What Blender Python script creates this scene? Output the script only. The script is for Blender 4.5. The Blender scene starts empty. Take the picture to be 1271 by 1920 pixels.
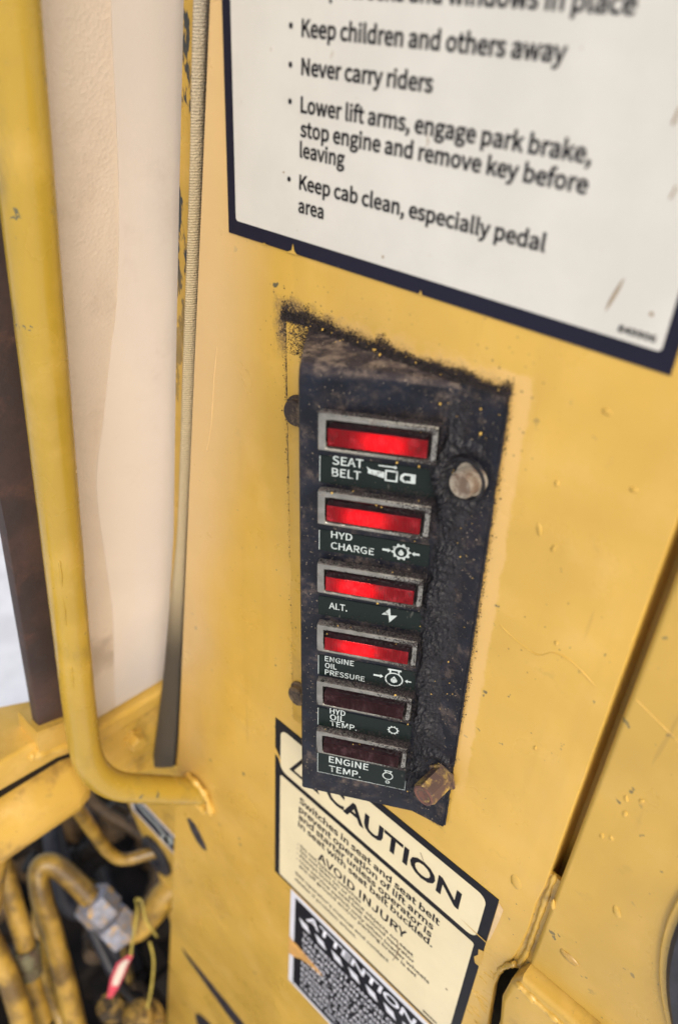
import bpy, bmesh, math, random
from mathutils import Vector, Matrix, noise
from mathutils.geometry import tessellate_polygon

S = bpy.context.scene
R = math.radians
rnd = random.Random(7)

# ------------------------------------------------------------------ camera
cam_d = bpy.data.cameras.new("camera")
cam = bpy.data.objects.new("camera", cam_d)
S.collection.objects.link(cam)
cam.matrix_world = Matrix(((0.72836745, -0.41214823, 0.5473707, 0.14657351),
                           (0.6834296, 0.37982342, -0.62342453, -0.18910368),
                           (0.0490391, 0.82817148, 0.55832532, 0.18247083),
                           (0, 0, 0, 1)))
cam_d.sensor_fit = 'VERTICAL'
cam_d.sensor_height = 24.0
cam_d.lens = 17.875
cam_d.clip_start = 0.005
cam_d.clip_end = 500
cam_d.dof.use_dof = True
cam_d.dof.focus_distance = 0.315
cam_d.dof.aperture_fstop = 4.6
S.camera = cam

# ------------------------------------------------------------------ sky, sun, exposure
SUN_DIR = Vector((0.60, -0.46, 0.68)).normalized()      # towards the sun
world = bpy.data.worlds.new("World")
S.world = world
world.use_nodes = True
wn = world.node_tree
for n in list(wn.nodes):
    wn.nodes.remove(n)
sky = wn.nodes.new('ShaderNodeTexSky')
sky.sky_type = 'NISHITA'
sky.sun_disc = False
sky.sun_elevation = math.asin(SUN_DIR.z)
sky.sun_rotation = math.atan2(SUN_DIR.x, SUN_DIR.y)
sky.air_density = 1.0
sky.dust_density = 4.0
sky.ozone_density = 1.0
bg = wn.nodes.new('ShaderNodeBackground')
bg.inputs['Strength'].default_value = 0.13
wo = wn.nodes.new('ShaderNodeOutputWorld')
wn.links.new(sky.outputs[0], bg.inputs[0])
wn.links.new(bg.outputs[0], wo.inputs[0])

sun_d = bpy.data.lights.new("sun", 'SUN')
sun_d.energy = 1.5
sun_d.angle = R(28)
sun_d.color = (1.0, 0.96, 0.90)
sun = bpy.data.objects.new("sun", sun_d)
S.collection.objects.link(sun)
sun.rotation_euler = SUN_DIR.to_track_quat('Z', 'Y').to_euler()

S.view_settings.view_transform = 'Standard'
S.view_settings.look = 'None'
S.view_settings.gamma = 1.0
S.view_settings.use_curve_mapping = False
S.view_settings.exposure = 0.30
S.render.engine = 'CYCLES'

# ------------------------------------------------------------------ node helpers
class Mat:
    def __init__(self, name, base=(.5, .5, .5), rough=.5, metal=0., coat=0., spec=.5):
        self.m = bpy.data.materials.new(name)
        self.m.use_nodes = True
        self.nt = self.m.node_tree
        self.b = self.nt.nodes['Principled BSDF']
        self.out = self.nt.nodes['Material Output']
        self.set('Base Color', (*base, 1))
        self.set('Roughness', rough)
        self.set('Metallic', metal)
        self.set('Coat Weight', coat)
        self.set('Specular IOR Level', spec)
        self._pos = None
        self.bumps = []

    def set(self, k, v):
        s = self.b.inputs[k]
        if hasattr(v, 'is_output'):
            self.nt.links.new(v, s)
        else:
            s.default_value = v

    def node(self, t, **kw):
        n = self.nt.nodes.new(t)
        for k, v in kw.items():
            setattr(n, k, v)
        return n

    def put(self, s, v):
        if v is None:
            return
        if hasattr(v, 'is_output'):
            self.nt.links.new(v, s)
        elif isinstance(v, tuple) and len(v) == 3 and s.type == 'RGBA':
            s.default_value = (*v, 1)
        else:
            s.default_value = v

    @property
    def pos(self):
        if self._pos is None:
            self._pos = self.node('ShaderNodeNewGeometry').outputs['Position']
        return self._pos

    def scaled(self, sx, sy, sz):
        n = self.node('ShaderNodeVectorMath', operation='MULTIPLY')
        self.put(n.inputs[0], self.pos)
        n.inputs[1].default_value = (sx, sy, sz)
        return n.outputs[0]

    def noise(self, scale, detail=3, rough=.55, vec=None, dist=0.):
        n = self.node('ShaderNodeTexNoise')
        self.put(n.inputs['Vector'], vec or self.pos)
        n.inputs['Scale'].default_value = scale
        n.inputs['Detail'].default_value = detail
        n.inputs['Roughness'].default_value = rough
        n.inputs['Distortion'].default_value = dist
        return n.outputs['Fac']

    def voronoi(self, scale, vec=None, rand=1.0, out='Distance'):
        n = self.node('ShaderNodeTexVoronoi')
        self.put(n.inputs['Vector'], vec or self.pos)
        n.inputs['Scale'].default_value = scale
        n.inputs['Randomness'].default_value = rand
        return n.outputs[out]

    def ramp(self, fac, lo, hi, inv=False):
        n = self.node('ShaderNodeMapRange')
        n.interpolation_type = 'SMOOTHSTEP'
        self.put(n.inputs[0], fac)
        n.inputs[1].default_value = lo
        n.inputs[2].default_value = hi
        n.inputs[3].default_value = 1. if inv else 0.
        n.inputs[4].default_value = 0. if inv else 1.
        return n.outputs[0]

    def math(self, op, a, b=None, clamp=False):
        n = self.node('ShaderNodeMath', operation=op, use_clamp=clamp)
        self.put(n.inputs[0], a)
        self.put(n.inputs[1], b)
        return n.outputs[0]

    def mul(self, *a):
        r = a[0]
        for x in a[1:]:
            r = self.math('MULTIPLY', r, x)
        return r

    def mix(self, fac, a, b):
        n = self.node('ShaderNodeMix', data_type='RGBA')
        self.put(n.inputs[0], fac)
        self.put(n.inputs[6], a)
        self.put(n.inputs[7], b)
        return n.outputs[2]

    def fmix(self, fac, a, b):
        n = self.node('ShaderNodeMix', data_type='FLOAT')
        self.put(n.inputs[0], fac)
        self.put(n.inputs[2], a)
        self.put(n.inputs[3], b)
        return n.outputs[0]

    def bump(self, h, strength=.2, dist=.001):
        n = self.node('ShaderNodeBump')
        n.inputs['Strength'].default_value = strength
        n.inputs['Distance'].default_value = dist
        self.put(n.inputs['Height'], h)
        if self.bumps:
            self.nt.links.new(self.bumps[-1], n.inputs['Normal'])
        self.bumps.append(n.outputs[0])
        self.set('Normal', n.outputs[0])

    def axis(self, i):
        n = self.node('ShaderNodeSeparateXYZ')
        self.put(n.inputs[0], self.pos)
        return n.outputs[i]

    def normal_z(self):
        n = self.node('ShaderNodeSeparateXYZ')
        self.put(n.inputs[0], self.node('ShaderNodeNewGeometry').outputs['Normal'])
        return n.outputs[2]


# ------------------------------------------------------------------ frames (all lengths in millimetres, turned to metres at the end)
MM = 0.001
V3 = Vector
class Frame:
    def __init__(self, o, u, v):
        self.o, self.u, self.v = V3(o), V3(u).normalized(), V3(v).normalized()
        self.n = self.u.cross(self.v).normalized()
    def __call__(self, x, y, h=0.):
        return self.o + self.u * x + self.v * y + self.n * h

PIL = Frame((0, 0, 0), (1, 0, 0), (0, 0, 1))             # pillar face: n points to the viewer (-Y)
TILT = R(2.3)
HV = V3((-math.sin(TILT), 0, math.cos(TILT)))
HA = V3((math.cos(TILT), 0, math.sin(TILT)))
HO = V3((-8.4, 0, -124.1))
HOUS = Frame(HO, HA, HV)                                  # plate of the warning light box
FACE = Frame((-8.4, -27.3, -124.1), (0.87080807, 0.49037743, 0.03497527), HV)   # its slanted face

# ------------------------------------------------------------------ mesh helpers
def link(o, parent=None):
    S.collection.objects.link(o)
    if parent is not None:
        o.parent = parent
        o.matrix_parent_inverse = Matrix.Translation(parent['base']).inverted() if 'base' in parent.keys() else Matrix.Identity(4)
    return o

def thing(name, label, cat, base, group=None):
    o = bpy.data.objects.new(name, None)
    o.empty_display_size = .01
    S.collection.objects.link(o)
    o.location = V3(base) * MM
    BASES[o.name] = o.location.copy()
    o['label'] = label
    o['category'] = cat
    if group:
        o['group'] = group
    return o
BASES = {}

def obj(name, verts, faces, mat, parent=None, smooth=False, label=None, kind=None, mm=True):
    me = bpy.data.meshes.new(name)
    k = MM if mm else 1.
    me.from_pydata([tuple(V3(v) * k) for v in verts], [], faces)
    me.materials.append(mat)
    if smooth:
        me.polygons.foreach_set('use_smooth', [True] * len(me.polygons))
    me.update()
    return place(name, me, parent, label, kind)

def place(name, me, parent=None, label=None, kind=None):
    o = bpy.data.objects.new(name, me)
    S.collection.objects.link(o)
    if parent is not None:
        o.parent = parent
        b = BASES.get(parent.name)
        if b is not None:
            o.matrix_parent_inverse = Matrix.Translation(-b)
    if label:
        o['label'] = label
    if kind:
        o['kind'] = kind
    return o

def from_bm(name, bm, mat, parent=None, smooth=False, label=None, kind=None, auto=None):
    bmesh.ops.recalc_face_normals(bm, faces=bm.faces[:])
    for v in bm.verts:
        v.co *= MM
    if smooth:
        for f in bm.faces:
            f.smooth = True
        a = auto if auto else R(35)
        for e in bm.edges:
            if len(e.link_faces) == 2 and e.calc_face_angle(0) > a:
                e.smooth = False
    me = bpy.data.meshes.new(name)
    bm.to_mesh(me)
    bm.free()
    me.materials.append(mat)
    return place(name, me, parent, label, kind)

def add_prism(bm, poly, h0, h1, fr):
    a = [bm.verts.new(fr(x, y, h0)) for x, y in poly]
    b = [bm.verts.new(fr(x, y, h1)) for x, y in poly]
    n = len(poly)
    bm.faces.new(b)
    bm.faces.new(a[::-1])
    for i in range(n):
        bm.faces.new((a[i], a[(i + 1) % n], b[(i + 1) % n], b[i]))

def prism(name, poly, h0, h1, fr, mat, parent=None, bev=0., segs=2, label=None, smooth=None):
    bm = bmesh.new()
    add_prism(bm, poly, h0, h1, fr)
    bmesh.ops.recalc_face_normals(bm, faces=bm.faces[:])
    if bev > 0:
        bmesh.ops.bevel(bm, geom=bm.edges[:], offset=bev, segments=segs, profile=.5, affect='EDGES', clamp_overlap=True)
    return from_bm(name, bm, mat, parent, smooth=bev > 0 if smooth is None else smooth, label=label)

def box(name, p0, p1, mat, parent=None, bev=0., segs=2, shear=None, label=None):
    bm = bmesh.new()
    bmesh.ops.create_cube(bm, size=1)
    for v in bm.verts:
        v.co = V3([(p0[i] if v.co[i] < 0 else p1[i]) for i in range(3)])
    if bev > 0:
        bmesh.ops.bevel(bm, geom=bm.edges[:], offset=bev, segments=segs, profile=.5, affect='EDGES')
    if shear:
        for v in bm.verts:
            v.co.x += shear * (v.co.z - p0[2])
    return from_bm(name, bm, mat, parent, smooth=bev > 0, label=label)

def smooth_path(pts, sub=8):
    pts = [V3(p) for p in pts]
    out = []
    n = len(pts)
    for i in range(n - 1):
        p0, p1, p2, p3 = pts[max(i - 1, 0)], pts[i], pts[i + 1], pts[min(i + 2, n - 1)]
        for k in range(sub):
            t = k / sub
            out.append(.5 * ((2 * p1) + (p2 - p0) * t + (2 * p0 - 5 * p1 + 4 * p2 - p3) * t * t + (3 * p1 - p0 - 3 * p2 + p3) * t ** 3))
    out.append(pts[-1])
    return out

def tube_bm(bm, path, rad, seg=20, caps=True):
    path = [V3(p) for p in path]
    rads = rad if isinstance(rad, (list, tuple)) else [rad] * len(path)
    t0 = (path[1] - path[0]).normalized()
    up = V3((0, 0, 1)) if abs(t0.z) < .9 else V3((1, 0, 0))
    nrm = (up - t0 * up.dot(t0)).normalized()
    rings = []
    for i, p in enumerate(path):
        t = (path[min(i + 1, len(path) - 1)] - path[max(i - 1, 0)]).normalized()
        nrm = (nrm - t * nrm.dot(t)).normalized()
        bi = t.cross(nrm)
        rings.append([bm.verts.new(p + (nrm * math.cos(2 * math.pi * k / seg) + bi * math.sin(2 * math.pi * k / seg)) * rads[i]) for k in range(seg)])
    for a, b in zip(rings, rings[1:]):
        for k in range(seg):
            bm.faces.new((a[k], a[(k + 1) % seg], b[(k + 1) % seg], b[k]))
    if caps:
        bm.faces.new(rings[0][::-1])
        bm.faces.new(rings[-1])

def tube(name, pts, rad, mat, parent=None, seg=20, sub=8, label=None, curved=True):
    bm = bmesh.new()
    tube_bm(bm, smooth_path(pts, sub) if curved else pts, rad, seg)
    return from_bm(name, bm, mat, parent, smooth=True, label=label)

def lathe(name, prof, base, axis, mat, parent=None, seg=24, label=None, twist=0., auto=None):
    """prof: (radius, distance along axis); seg = 6 gives a hexagon"""
    bm = bmesh.new()
    ax = V3(axis).normalized()
    up = V3((0, 0, 1)) if abs(ax.z) < .9 else V3((1, 0, 0))
    e1 = (up - ax * up.dot(ax)).normalized()
    e2 = ax.cross(e1)
    rings = []
    for r_, d in prof:
        c = V3(base) + ax * d
        if r_ < 1e-6:
            rings.append([bm.verts.new(c)])
        else:
            rings.append([bm.verts.new(c + (e1 * math.cos(2 * math.pi * k / seg + twist) + e2 * math.sin(2 * math.pi * k / seg + twist)) * r_) for k in range(seg)])
    for a, b in zip(rings, rings[1:]):
        for k in range(seg):
            k2 = (k + 1) % seg
            if len(a) == 1 and len(b) > 1:
                bm.faces.new((a[0], b[k], b[k2]))
            elif len(b) == 1 and len(a) > 1:
                bm.faces.new((a[k], a[k2], b[0]))
            elif len(a) > 1:
                bm.faces.new((a[k], a[k2], b[k2], b[k]))
    if len(rings[0]) > 1:
        bm.faces.new(rings[0][::-1])
    if len(rings[-1]) > 1:
        bm.faces.new(rings[-1])
    return from_bm(name, bm, mat, parent, smooth=True, label=label, auto=auto)

_capc = {}
def sans():
    import os
    try:                                     # the sans serif face that ships with Blender
        p = os.path.join(bpy.utils.resource_path('LOCAL'), "datafiles", "fonts", "Noto Sans CJK Regular.woff2")
        return bpy.data.fonts.load(p) if os.path.exists(p) else None
    except Exception:
        return None
SANS = sans()
def glyph_mesh(body, bold, spacing=1.0, heavy=False):
    cu = bpy.data.curves.new("print", 'FONT')
    cu.body = body
    cu.size = 1.0
    cu.offset = bold * (.62 if SANS and not heavy else 1.)
    cu.space_character = spacing
    cu.resolution_u = 3
    if SANS and not heavy:
        cu.font = SANS
    o = bpy.data.objects.new("print", cu)
    S.collection.objects.link(o)
    dg = bpy.context.evaluated_depsgraph_get()
    me = bpy.data.meshes.new_from_object(o.evaluated_get(dg))
    bpy.data.objects.remove(o)
    bpy.data.curves.remove(cu)
    return me

def cap_height(heavy=False):
    if heavy not in _capc:
        me = glyph_mesh("H", 0, heavy=heavy)
        _capc[heavy] = max(v.co.y for v in me.vertices)
        bpy.data.meshes.remove(me)
    return _capc[heavy]

def text(name, body, x0, x1, y, cap, fr, mat, parent, bold=.012, h=.12, slant=0., spacing=1.0, heavy=False):
    me = glyph_mesh(body, bold, spacing, heavy)
    xs = [v.co.x for v in me.vertices]
    lo, hi = min(xs), max(xs)
    k = cap / cap_height(heavy)
    sx = (x1 - x0) / (hi - lo)
    for v in me.vertices:
        X = x0 + (v.co.x - lo) * sx
        Y = y + v.co.y * k
        v.co = fr(X + slant * (Y - y), Y, h) * MM
    me.materials.clear()
    me.materials.append(mat)
    me.name = name
    me.update()
    return place(name, me, parent)

def flat(name, polys, fr, mat, parent, h=.12):
    """flat printed marks: list of outlines; an item may be [outer, hole]"""
    verts, faces = [], []
    for p in polys:
        loops = p if isinstance(p[0][0], (tuple, list)) else [p]
        o = len(verts)
        l3 = [[V3((x, y, 0)) for x, y in lp] for lp in loops]
        for lp in loops:
            verts += [fr(x, y, h) for x, y in lp]
        for t in tessellate_polygon(l3):
            faces.append(tuple(o + i for i in t))
    bm = bmesh.new()
    vs = [bm.verts.new(v) for v in verts]
    for f in faces:
        try:
            bm.faces.new([vs[i] for i in f])
        except ValueError:
            pass
    return from_bm(name, bm, mat, parent)

def flats(name, polys, fr, mat, parent, h=.12):
    for p in polys:
        flat(name, [p], fr, mat, parent, h)

def circ(cx, cy, r, n=20, ry=None):
    return [(cx + r * math.cos(2 * math.pi * k / n), cy + (ry or r) * math.sin(2 * math.pi * k / n)) for k in range(n)]

def rrect(x0, y0, x1, y1, r, n=5):
    out = []
    for cx, cy, a0 in ((x1 - r, y1 - r, 0), (x0 + r, y1 - r, 90), (x0 + r, y0 + r, 180), (x1 - r, y0 + r, 270)):
        for k in range(n + 1):
            a = R(a0 + 90 * k / n)
            out.append((cx + r * math.cos(a), cy + r * math.sin(a)))
    return out

def ring_prism(name, outer, inner, h0, h1, fr, mat, parent, bev=0., label=None):
    """a flat frame with an opening: outer and inner outlines with the same count"""
    bm = bmesh.new()
    L = [[bm.verts.new(fr(x, y, h)) for x, y in poly] for poly, h in ((outer, h0), (outer, h1), (inner, h1), (inner, h0))]
    n = len(outer)
    for a, b in ((0, 1), (1, 2), (2, 3), (3, 0)):
        for i in range(n):
            bm.faces.new((L[a][i], L[a][(i + 1) % n], L[b][(i + 1) % n], L[b][i]))
    bmesh.ops.recalc_face_normals(bm, faces=bm.faces[:])
    if bev > 0:
        es = [e for e in bm.edges if len(e.link_faces) == 2 and e.calc_face_angle(0) > 1.0]
        bmesh.ops.bevel(bm, geom=es, offset=bev, segments=2, profile=.5, affect='EDGES')
    return from_bm(name, bm, mat, parent, smooth=bev > 0, label=label)

# ------------------------------------------------------------------ materials
YEL = (.635, .395, .072)
def yellow(name, base=YEL, rough=.31, chips=1.0, fade=.5):
    M = Mat(name, base, rough, coat=.0, spec=.5)
    n1 = M.noise(9, 4)
    n2 = M.noise(38, 5, .6)
    c = M.mix(M.ramp(n1, .35, .68), tuple(x * .88 for x in base), tuple(min(1, x * 1.07) for x in base))
    faded = (.68, .44, .12)
    c = M.mix(M.mul(M.ramp(n2, .48, .75), fade), c, faded)
    # grime film, chips, specks
    g = M.noise(70, 6, .65)
    c = M.mix(M.mul(M.ramp(g, .60, .78), .30 * chips), c, (.26, .19, .06))
    ch = M.mul(M.ramp(M.noise(150, 4, .6), .655, .68), M.ramp(M.noise(14, 2), .50, .58), chips)
    c = M.mix(ch, c, (.10, .10, .06))
    sp = M.mul(M.ramp(M.voronoi(240), .05, .09, True), M.ramp(M.noise(22, 2), .50, .62), .85)
    c = M.mix(sp, c, (.07, .055, .03))
    scr = M.mul(M.ramp(M.noise(260, 2, .5, M.scaled(1.0, 1.0, .06)), .70, .74), M.ramp(M.noise(11, 2), .5, .62), .35)
    c = M.mix(scr, c, (.36, .22, .06))
    stk = M.mul(M.ramp(M.noise(60, 3, .6, M.scaled(1.0, 1.0, .10)), .52, .75), .16)
    c = M.mix(stk, c, (.42, .25, .05))
    M.c = c
    M.set('Base Color', c)
    M.set('Roughness', M.fmix(M.ramp(M.noise(30, 4), .3, .7), rough - .05, rough + .12))
    M.bump(M.noise(700, 2), .10, .0004)
    M.bump(M.noise(55, 3), .25, .0012)
    M.bump(ch, -.4, .0004)
    return M

# the pillar's own paint: with the mask line, soot and grease round the warning light box
MP = yellow("pillar_paint")
def house_dist(M):
    """distance outside the rectangle of the box's plate, and its height"""
    sub = M.node('ShaderNodeVectorMath', operation='SUBTRACT')
    M.put(sub.inputs[0], M.pos)
    sub.inputs[1].default_value = tuple(HO * MM)
    def dot(v):
        d = M.node('ShaderNodeVectorMath', operation='DOT_PRODUCT')
        M.put(d.inputs[0], sub.outputs[0])
        d.inputs[1].default_value = tuple(v)
        return M.math('MULTIPLY', d.outputs['Value'], 1000.)
    a, v = dot(HA), dot(HV)
    da = M.math('SUBTRACT', M.math('ABSOLUTE', M.math('SUBTRACT', a, 14.5)), 47.5)
    dv = M.math('SUBTRACT', M.math('ABSOLUTE', M.math('SUBTRACT', v, 104.75)), 104.75)
    return a, v, M.math('MAXIMUM', da, dv)
a_, v_, d_ = house_dist(MP)
nz = MP.noise(140, 5, .65)
nzf = MP.noise(900, 3, .7)
wob = MP.math('ADD', d_, MP.math('MULTIPLY', MP.math('SUBTRACT', nz, .5), 14.))
# pale mask line on the right and along the top
pale = MP.mul(MP.ramp(MP.math('ADD', d_, MP.math('MULTIPLY', MP.math('SUBTRACT', nz, .5), 5.)), 6.0, 7.6, True), MP.ramp(a_, 50, 60), MP.ramp(v_, 25, 60))
pale2 = MP.mul(MP.ramp(wob, 3.0, 8, True), MP.ramp(v_, 195, 205), .6)
c = MP.mix(MP.math('MAXIMUM', MP.mul(pale, .62), pale2), MP.c, (.72, .46, .17))
# pale reflection of the bright ground, painted along the left edge
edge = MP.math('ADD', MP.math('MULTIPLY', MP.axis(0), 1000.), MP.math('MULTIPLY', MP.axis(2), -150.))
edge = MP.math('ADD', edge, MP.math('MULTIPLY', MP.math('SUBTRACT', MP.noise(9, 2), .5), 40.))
edge_sheen = MP.mul(MP.ramp(edge, -112, -66, True), MP.ramp(MP.math('ADD', MP.axis(2), MP.math('MULTIPLY', MP.noise(12, 2), .2)), -.20, .06), .62)
c = MP.mix(edge_sheen, c, (.76, .55, .31))
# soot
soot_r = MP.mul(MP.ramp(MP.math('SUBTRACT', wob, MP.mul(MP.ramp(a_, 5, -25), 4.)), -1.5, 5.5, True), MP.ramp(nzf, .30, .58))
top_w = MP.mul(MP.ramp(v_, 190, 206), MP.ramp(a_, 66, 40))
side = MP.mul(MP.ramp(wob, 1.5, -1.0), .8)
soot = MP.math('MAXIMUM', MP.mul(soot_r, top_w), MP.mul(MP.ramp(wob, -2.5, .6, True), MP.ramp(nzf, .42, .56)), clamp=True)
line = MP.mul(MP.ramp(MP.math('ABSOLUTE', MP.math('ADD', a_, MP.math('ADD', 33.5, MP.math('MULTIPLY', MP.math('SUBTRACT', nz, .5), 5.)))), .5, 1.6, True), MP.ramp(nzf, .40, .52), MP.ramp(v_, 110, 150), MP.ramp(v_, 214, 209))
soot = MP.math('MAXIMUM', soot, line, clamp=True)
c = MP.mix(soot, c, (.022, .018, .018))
# fine spatter above the box
spat = MP.mul(MP.ramp(MP.voronoi(330), .08, .15, True), MP.ramp(wob, 22, 4), MP.ramp(v_, 150, 215), .9)
c = MP.mix(spat, c, (.05, .035, .03))
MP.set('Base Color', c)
MP.bump(soot, .6, .0006)
PAINT_P = MP.m
PAINT = yellow("yellow_paint", chips=.8, fade=.4).m
MW = yellow("worn_yellow_paint", chips=2.0, fade=.7)
mw = MW.mul(MW.ramp(MW.noise(32, 6, .70), .50, .72), .7)
MW.set('Base Color', MW.mix(mw, MW.c, (.20, .115, .04)))
PAINT_W = MW.m
MH = yellow("handle_paint", base=(.44, .285, .034), rough=.21, chips=1.2, fade=.25)
hz = MH.mul(MH.ramp(MH.noise(60, 5, .7, MH.scaled(1, 1, .35)), .48, .68), MH.ramp(MH.noise(13, 2), .47, .6), .72)
MH.set('Base Color', MH.mix(hz, MH.c, (.17, .125, .04)))
MH.bump(MH.ramp(MH.noise(26, 3, .5, MH.scaled(1, 1, .22)), .5, .56), .35, .0006)
PAINT_H = MH.m

def simple(name, base, rough, metal=0., var=.15, scale=60, bump=.1, bscale=400, spec=.5, coat=0.):
    M = Mat(name, base, rough, metal, coat, spec)
    M.c = M.mix(M.ramp(M.noise(scale, 5, .6), .35, .7), tuple(x * (1 - var) for x in base), tuple(min(1., x * (1 + var)) for x in base))
    M.set('Base Color', M.c)
    M.set('Roughness', M.fmix(M.noise(scale * 1.3, 3), max(rough - .1, .05), min(rough + .1, 1)))
    if bump:
        M.bump(M.noise(bscale, 3), bump, .0006)
    return M

# printed vinyl
def vinyl(name, base, scratch=(.3, .3, .3), rough=.38, amt=.5, tint=None, spec=.4):
    M = simple(name, base, rough, var=.04, scale=25, bump=.05, bscale=300, spec=spec)
    c = M.c
    if tint:
        c = M.mix(M.ramp(M.noise(7, 3), .4, .75), c, tint)
    sc = M.mul(M.ramp(M.noise(120, 3, .6, M.scaled(2.2, 1, .7)), .70, .74), amt)
    c = M.mix(sc, c, scratch)
    sp = M.mul(M.ramp(M.voronoi(170), .04, .07, True), M.ramp(M.noise(30, 2), .5, .6), amt)
    c = M.mix(sp, c, scratch)
    M.c = c
    M.set('Base Color', c)
    return M
CREAM = vinyl("cream_vinyl", (.655, .635, .565), (.36, .27, .16), .36, .55).m
MC2 = vinyl("aged_cream_vinyl", (.80, .70, .45), (.42, .32, .14), .36, .5)
CREAM2 = MC2.m
NAVY = vinyl("dark_navy_vinyl", (.012, .012, .026), (.09, .09, .11), .45, .7, spec=.2).m
INK = simple("black_print", (.009, .008, .012), .5, var=.2, bump=0, spec=.2).m
BLACKV = vinyl("black_vinyl", (.008, .008, .012), (.10, .09, .07), .45, .7, spec=.2).m
WHITE_V = vinyl("white_vinyl", (.72, .73, .78), (.35, .33, .30), .4, .4).m
MWT = simple("white_print", (.50, .56, .54), .5, var=.15, bump=0)
MWT.set('Base Color', MWT.mix(MWT.ramp(MWT.noise(420, 4, .65), .56, .70), MWT.c, (.10, .10, .09)))
WHITE_T = MWT.m

# the box: dark painted steel, greasy, dusty
MB = simple("black_box_paint", (.007, .009, .016), .30, var=.4, scale=90, bump=.12, bscale=260, spec=.28)
up = MB.ramp(MB.normal_z(), .25, .75)
dn = MB.noise(85, 6, .68)
du = MB.noise(420, 4, .7)
dust = MB.mul(MB.ramp(dn, .44, .68), MB.ramp(du, .35, .6), .60)
dust = MB.math('MAXIMUM', dust, MB.mul(up, MB.ramp(du, .25, .62), .80), clamp=True)
c = MB.mix(dust, MB.c, MB.mix(MB.ramp(MB.noise(150, 4), .4, .65), (.045, .034, .036), (.22, .165, .125)))
c = MB.mix(MB.mul(MB.ramp(MB.noise(900, 2), .69, .73), .8), c, (.32, .25, .17))
MB.set('Base Color', c)
MB.set('Roughness', MB.fmix(dust, .36, .85))
MB.bump(dust, .35, .0005)
BOXP = MB.m
MG = simple("greasy_grime", (.011, .010, .013), .50, var=.45, scale=300, bump=.6, bscale=1500)
MG.set('Base Color', MG.mix(MG.ramp(MG.noise(1300, 3, .7), .60, .74), MG.c, (.075, .058, .052)))
GRIME = MG.m
CRUMB = simple("brown_crumbs", (.026, .019, .020), .8, var=.5, scale=500, bump=0).m
FLECK = simple("yellow_flecks", (.66, .42, .09), .7, var=.2, scale=500, bump=0).m
PALEC = simple("pale_dust_specks", (.36, .29, .22), .8, var=.2, scale=500, bump=0).m

MR = simple("dull_chrome", (.36, .345, .30), .26, metal=1., var=.15, scale=200, bump=.08, bscale=900)
ru = MR.mul(MR.ramp(MR.normal_z(), .2, .7), MR.ramp(MR.noise(300, 5, .7), .36, .58))
ru = MR.math('MAXIMUM', ru, MR.mul(MR.ramp(MR.noise(160, 5, .7), .60, .74), .9), clamp=True)
MR.set('Base Color', MR.mix(ru, MR.c, (.10, .080, .072)))
MR.set('Metallic', MR.fmix(ru, 1., .0))
MR.set('Roughness', MR.fmix(ru, .26, .8))
CHROME = MR.m
SOCKET = simple("black_lens_socket", (.012, .011, .013), .5, bump=0).m

def lens_mat(name, col, trans, extra=.0):
    M = Mat(name, col, .18, spec=.5)
    t = M.node('ShaderNodeBsdfTranslucent')
    t.inputs['Color'].default_value = (*trans, 1)
    mx = M.node('ShaderNodeMixShader')
    dn_ = M.mul(M.ramp(M.noise(260, 5, .7), .45, .75), .5)
    M.nt.links.new(M.math('SUBTRACT', .72, dn_), mx.inputs[0])
    M.nt.links.new(M.b.outputs[0], mx.inputs[1])
    M.nt.links.new(t.outputs[0], mx.inputs[2])
    M.nt.links.new(mx.outputs[0], M.out.inputs[0])
    M.set('Base Color', M.mix(M.ramp(M.noise(300, 5, .7), .52, .75), col, (.10, .05, .045)))
    return M.m
LENS_ON = lens_mat("red_lens", (.42, .012, .02), (.92, .02, .05))
LENS_OFF = lens_mat("dark_red_lens", (.050, .008, .010), (.10, .006, .008))
LENS_SIDE = simple("grimy_lens_side", (.030, .012, .016), .45, var=.4, scale=300, bump=.2).m
MBULB = Mat("lit_bulb", (.8, .1, .1), .5)
MBULB.set('Emission Color', (1., .10, .10, 1))
MBULB.set('Emission Strength', 6.2)
BULB = MBULB.m

LABEL = vinyl("dark_green_label", (.007, .013, .011), (.08, .08, .07), .35, .7, spec=.2).m
def rusty(name, base, rust, amt, rough=.55, metal=.3):
    M = simple(name, base, rough, metal=metal, var=.2, scale=150, bump=.3, bscale=700)
    k = M.ramp(M.noise(130, 6, .7), .62 - amt * .3, .72 - amt * .2)
    M.set('Base Color', M.mix(k, M.c, rust))
    M.set('Metallic', M.fmix(k, metal, 0.))
    M.set('Roughness', M.fmix(k, rough, .85))
    M.bump(k, .4, .0006)
    return M.m
BOLT_G = rusty("dusty_bolt_steel", (.38, .33, .25), (.16, .11, .075), .6, .6, .1)
BOLT_R = rusty("rusty_bolt_steel", (.10, .06, .052), (.15, .065, .045), .9, .6, .1)
BOLT_D = rusty("dark_greasy_bolt", (.16, .11, .06), (.035, .026, .024), .8, .6, 0.)
BOLT_Y = rusty("bolt_with_old_yellow_paint", (.46, .31, .08), (.10, .060, .048), 1.0, .5, 0.)
MRU = simple("dark_rusted_steel", (.050, .028, .025), .7, var=.5, scale=55, bump=.5, bscale=260)
MRU.set('Base Color', MRU.mix(MRU.ramp(MRU.noise(45, 6, .7), .52, .72), MRU.mix(MRU.ramp(MRU.noise(24, 4), .4, .7), (.040, .026, .024), (.075, .042, .034)), (.10, .050, .036)))
RUST = MRU.m
GREY_FIT = rusty("worn_zinc_fitting", (.27, .28, .33), (.50, .30, .07), .35, .42, .3)
RUBBER = simple("black_rubber", (.022, .022, .028), .5, var=.3, bump=.2).m
OIL = simple("oily_dark_steel", (.011, .0075, .005), .7, var=.6, scale=18, bump=.6, bscale=90, spec=.25).m
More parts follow.
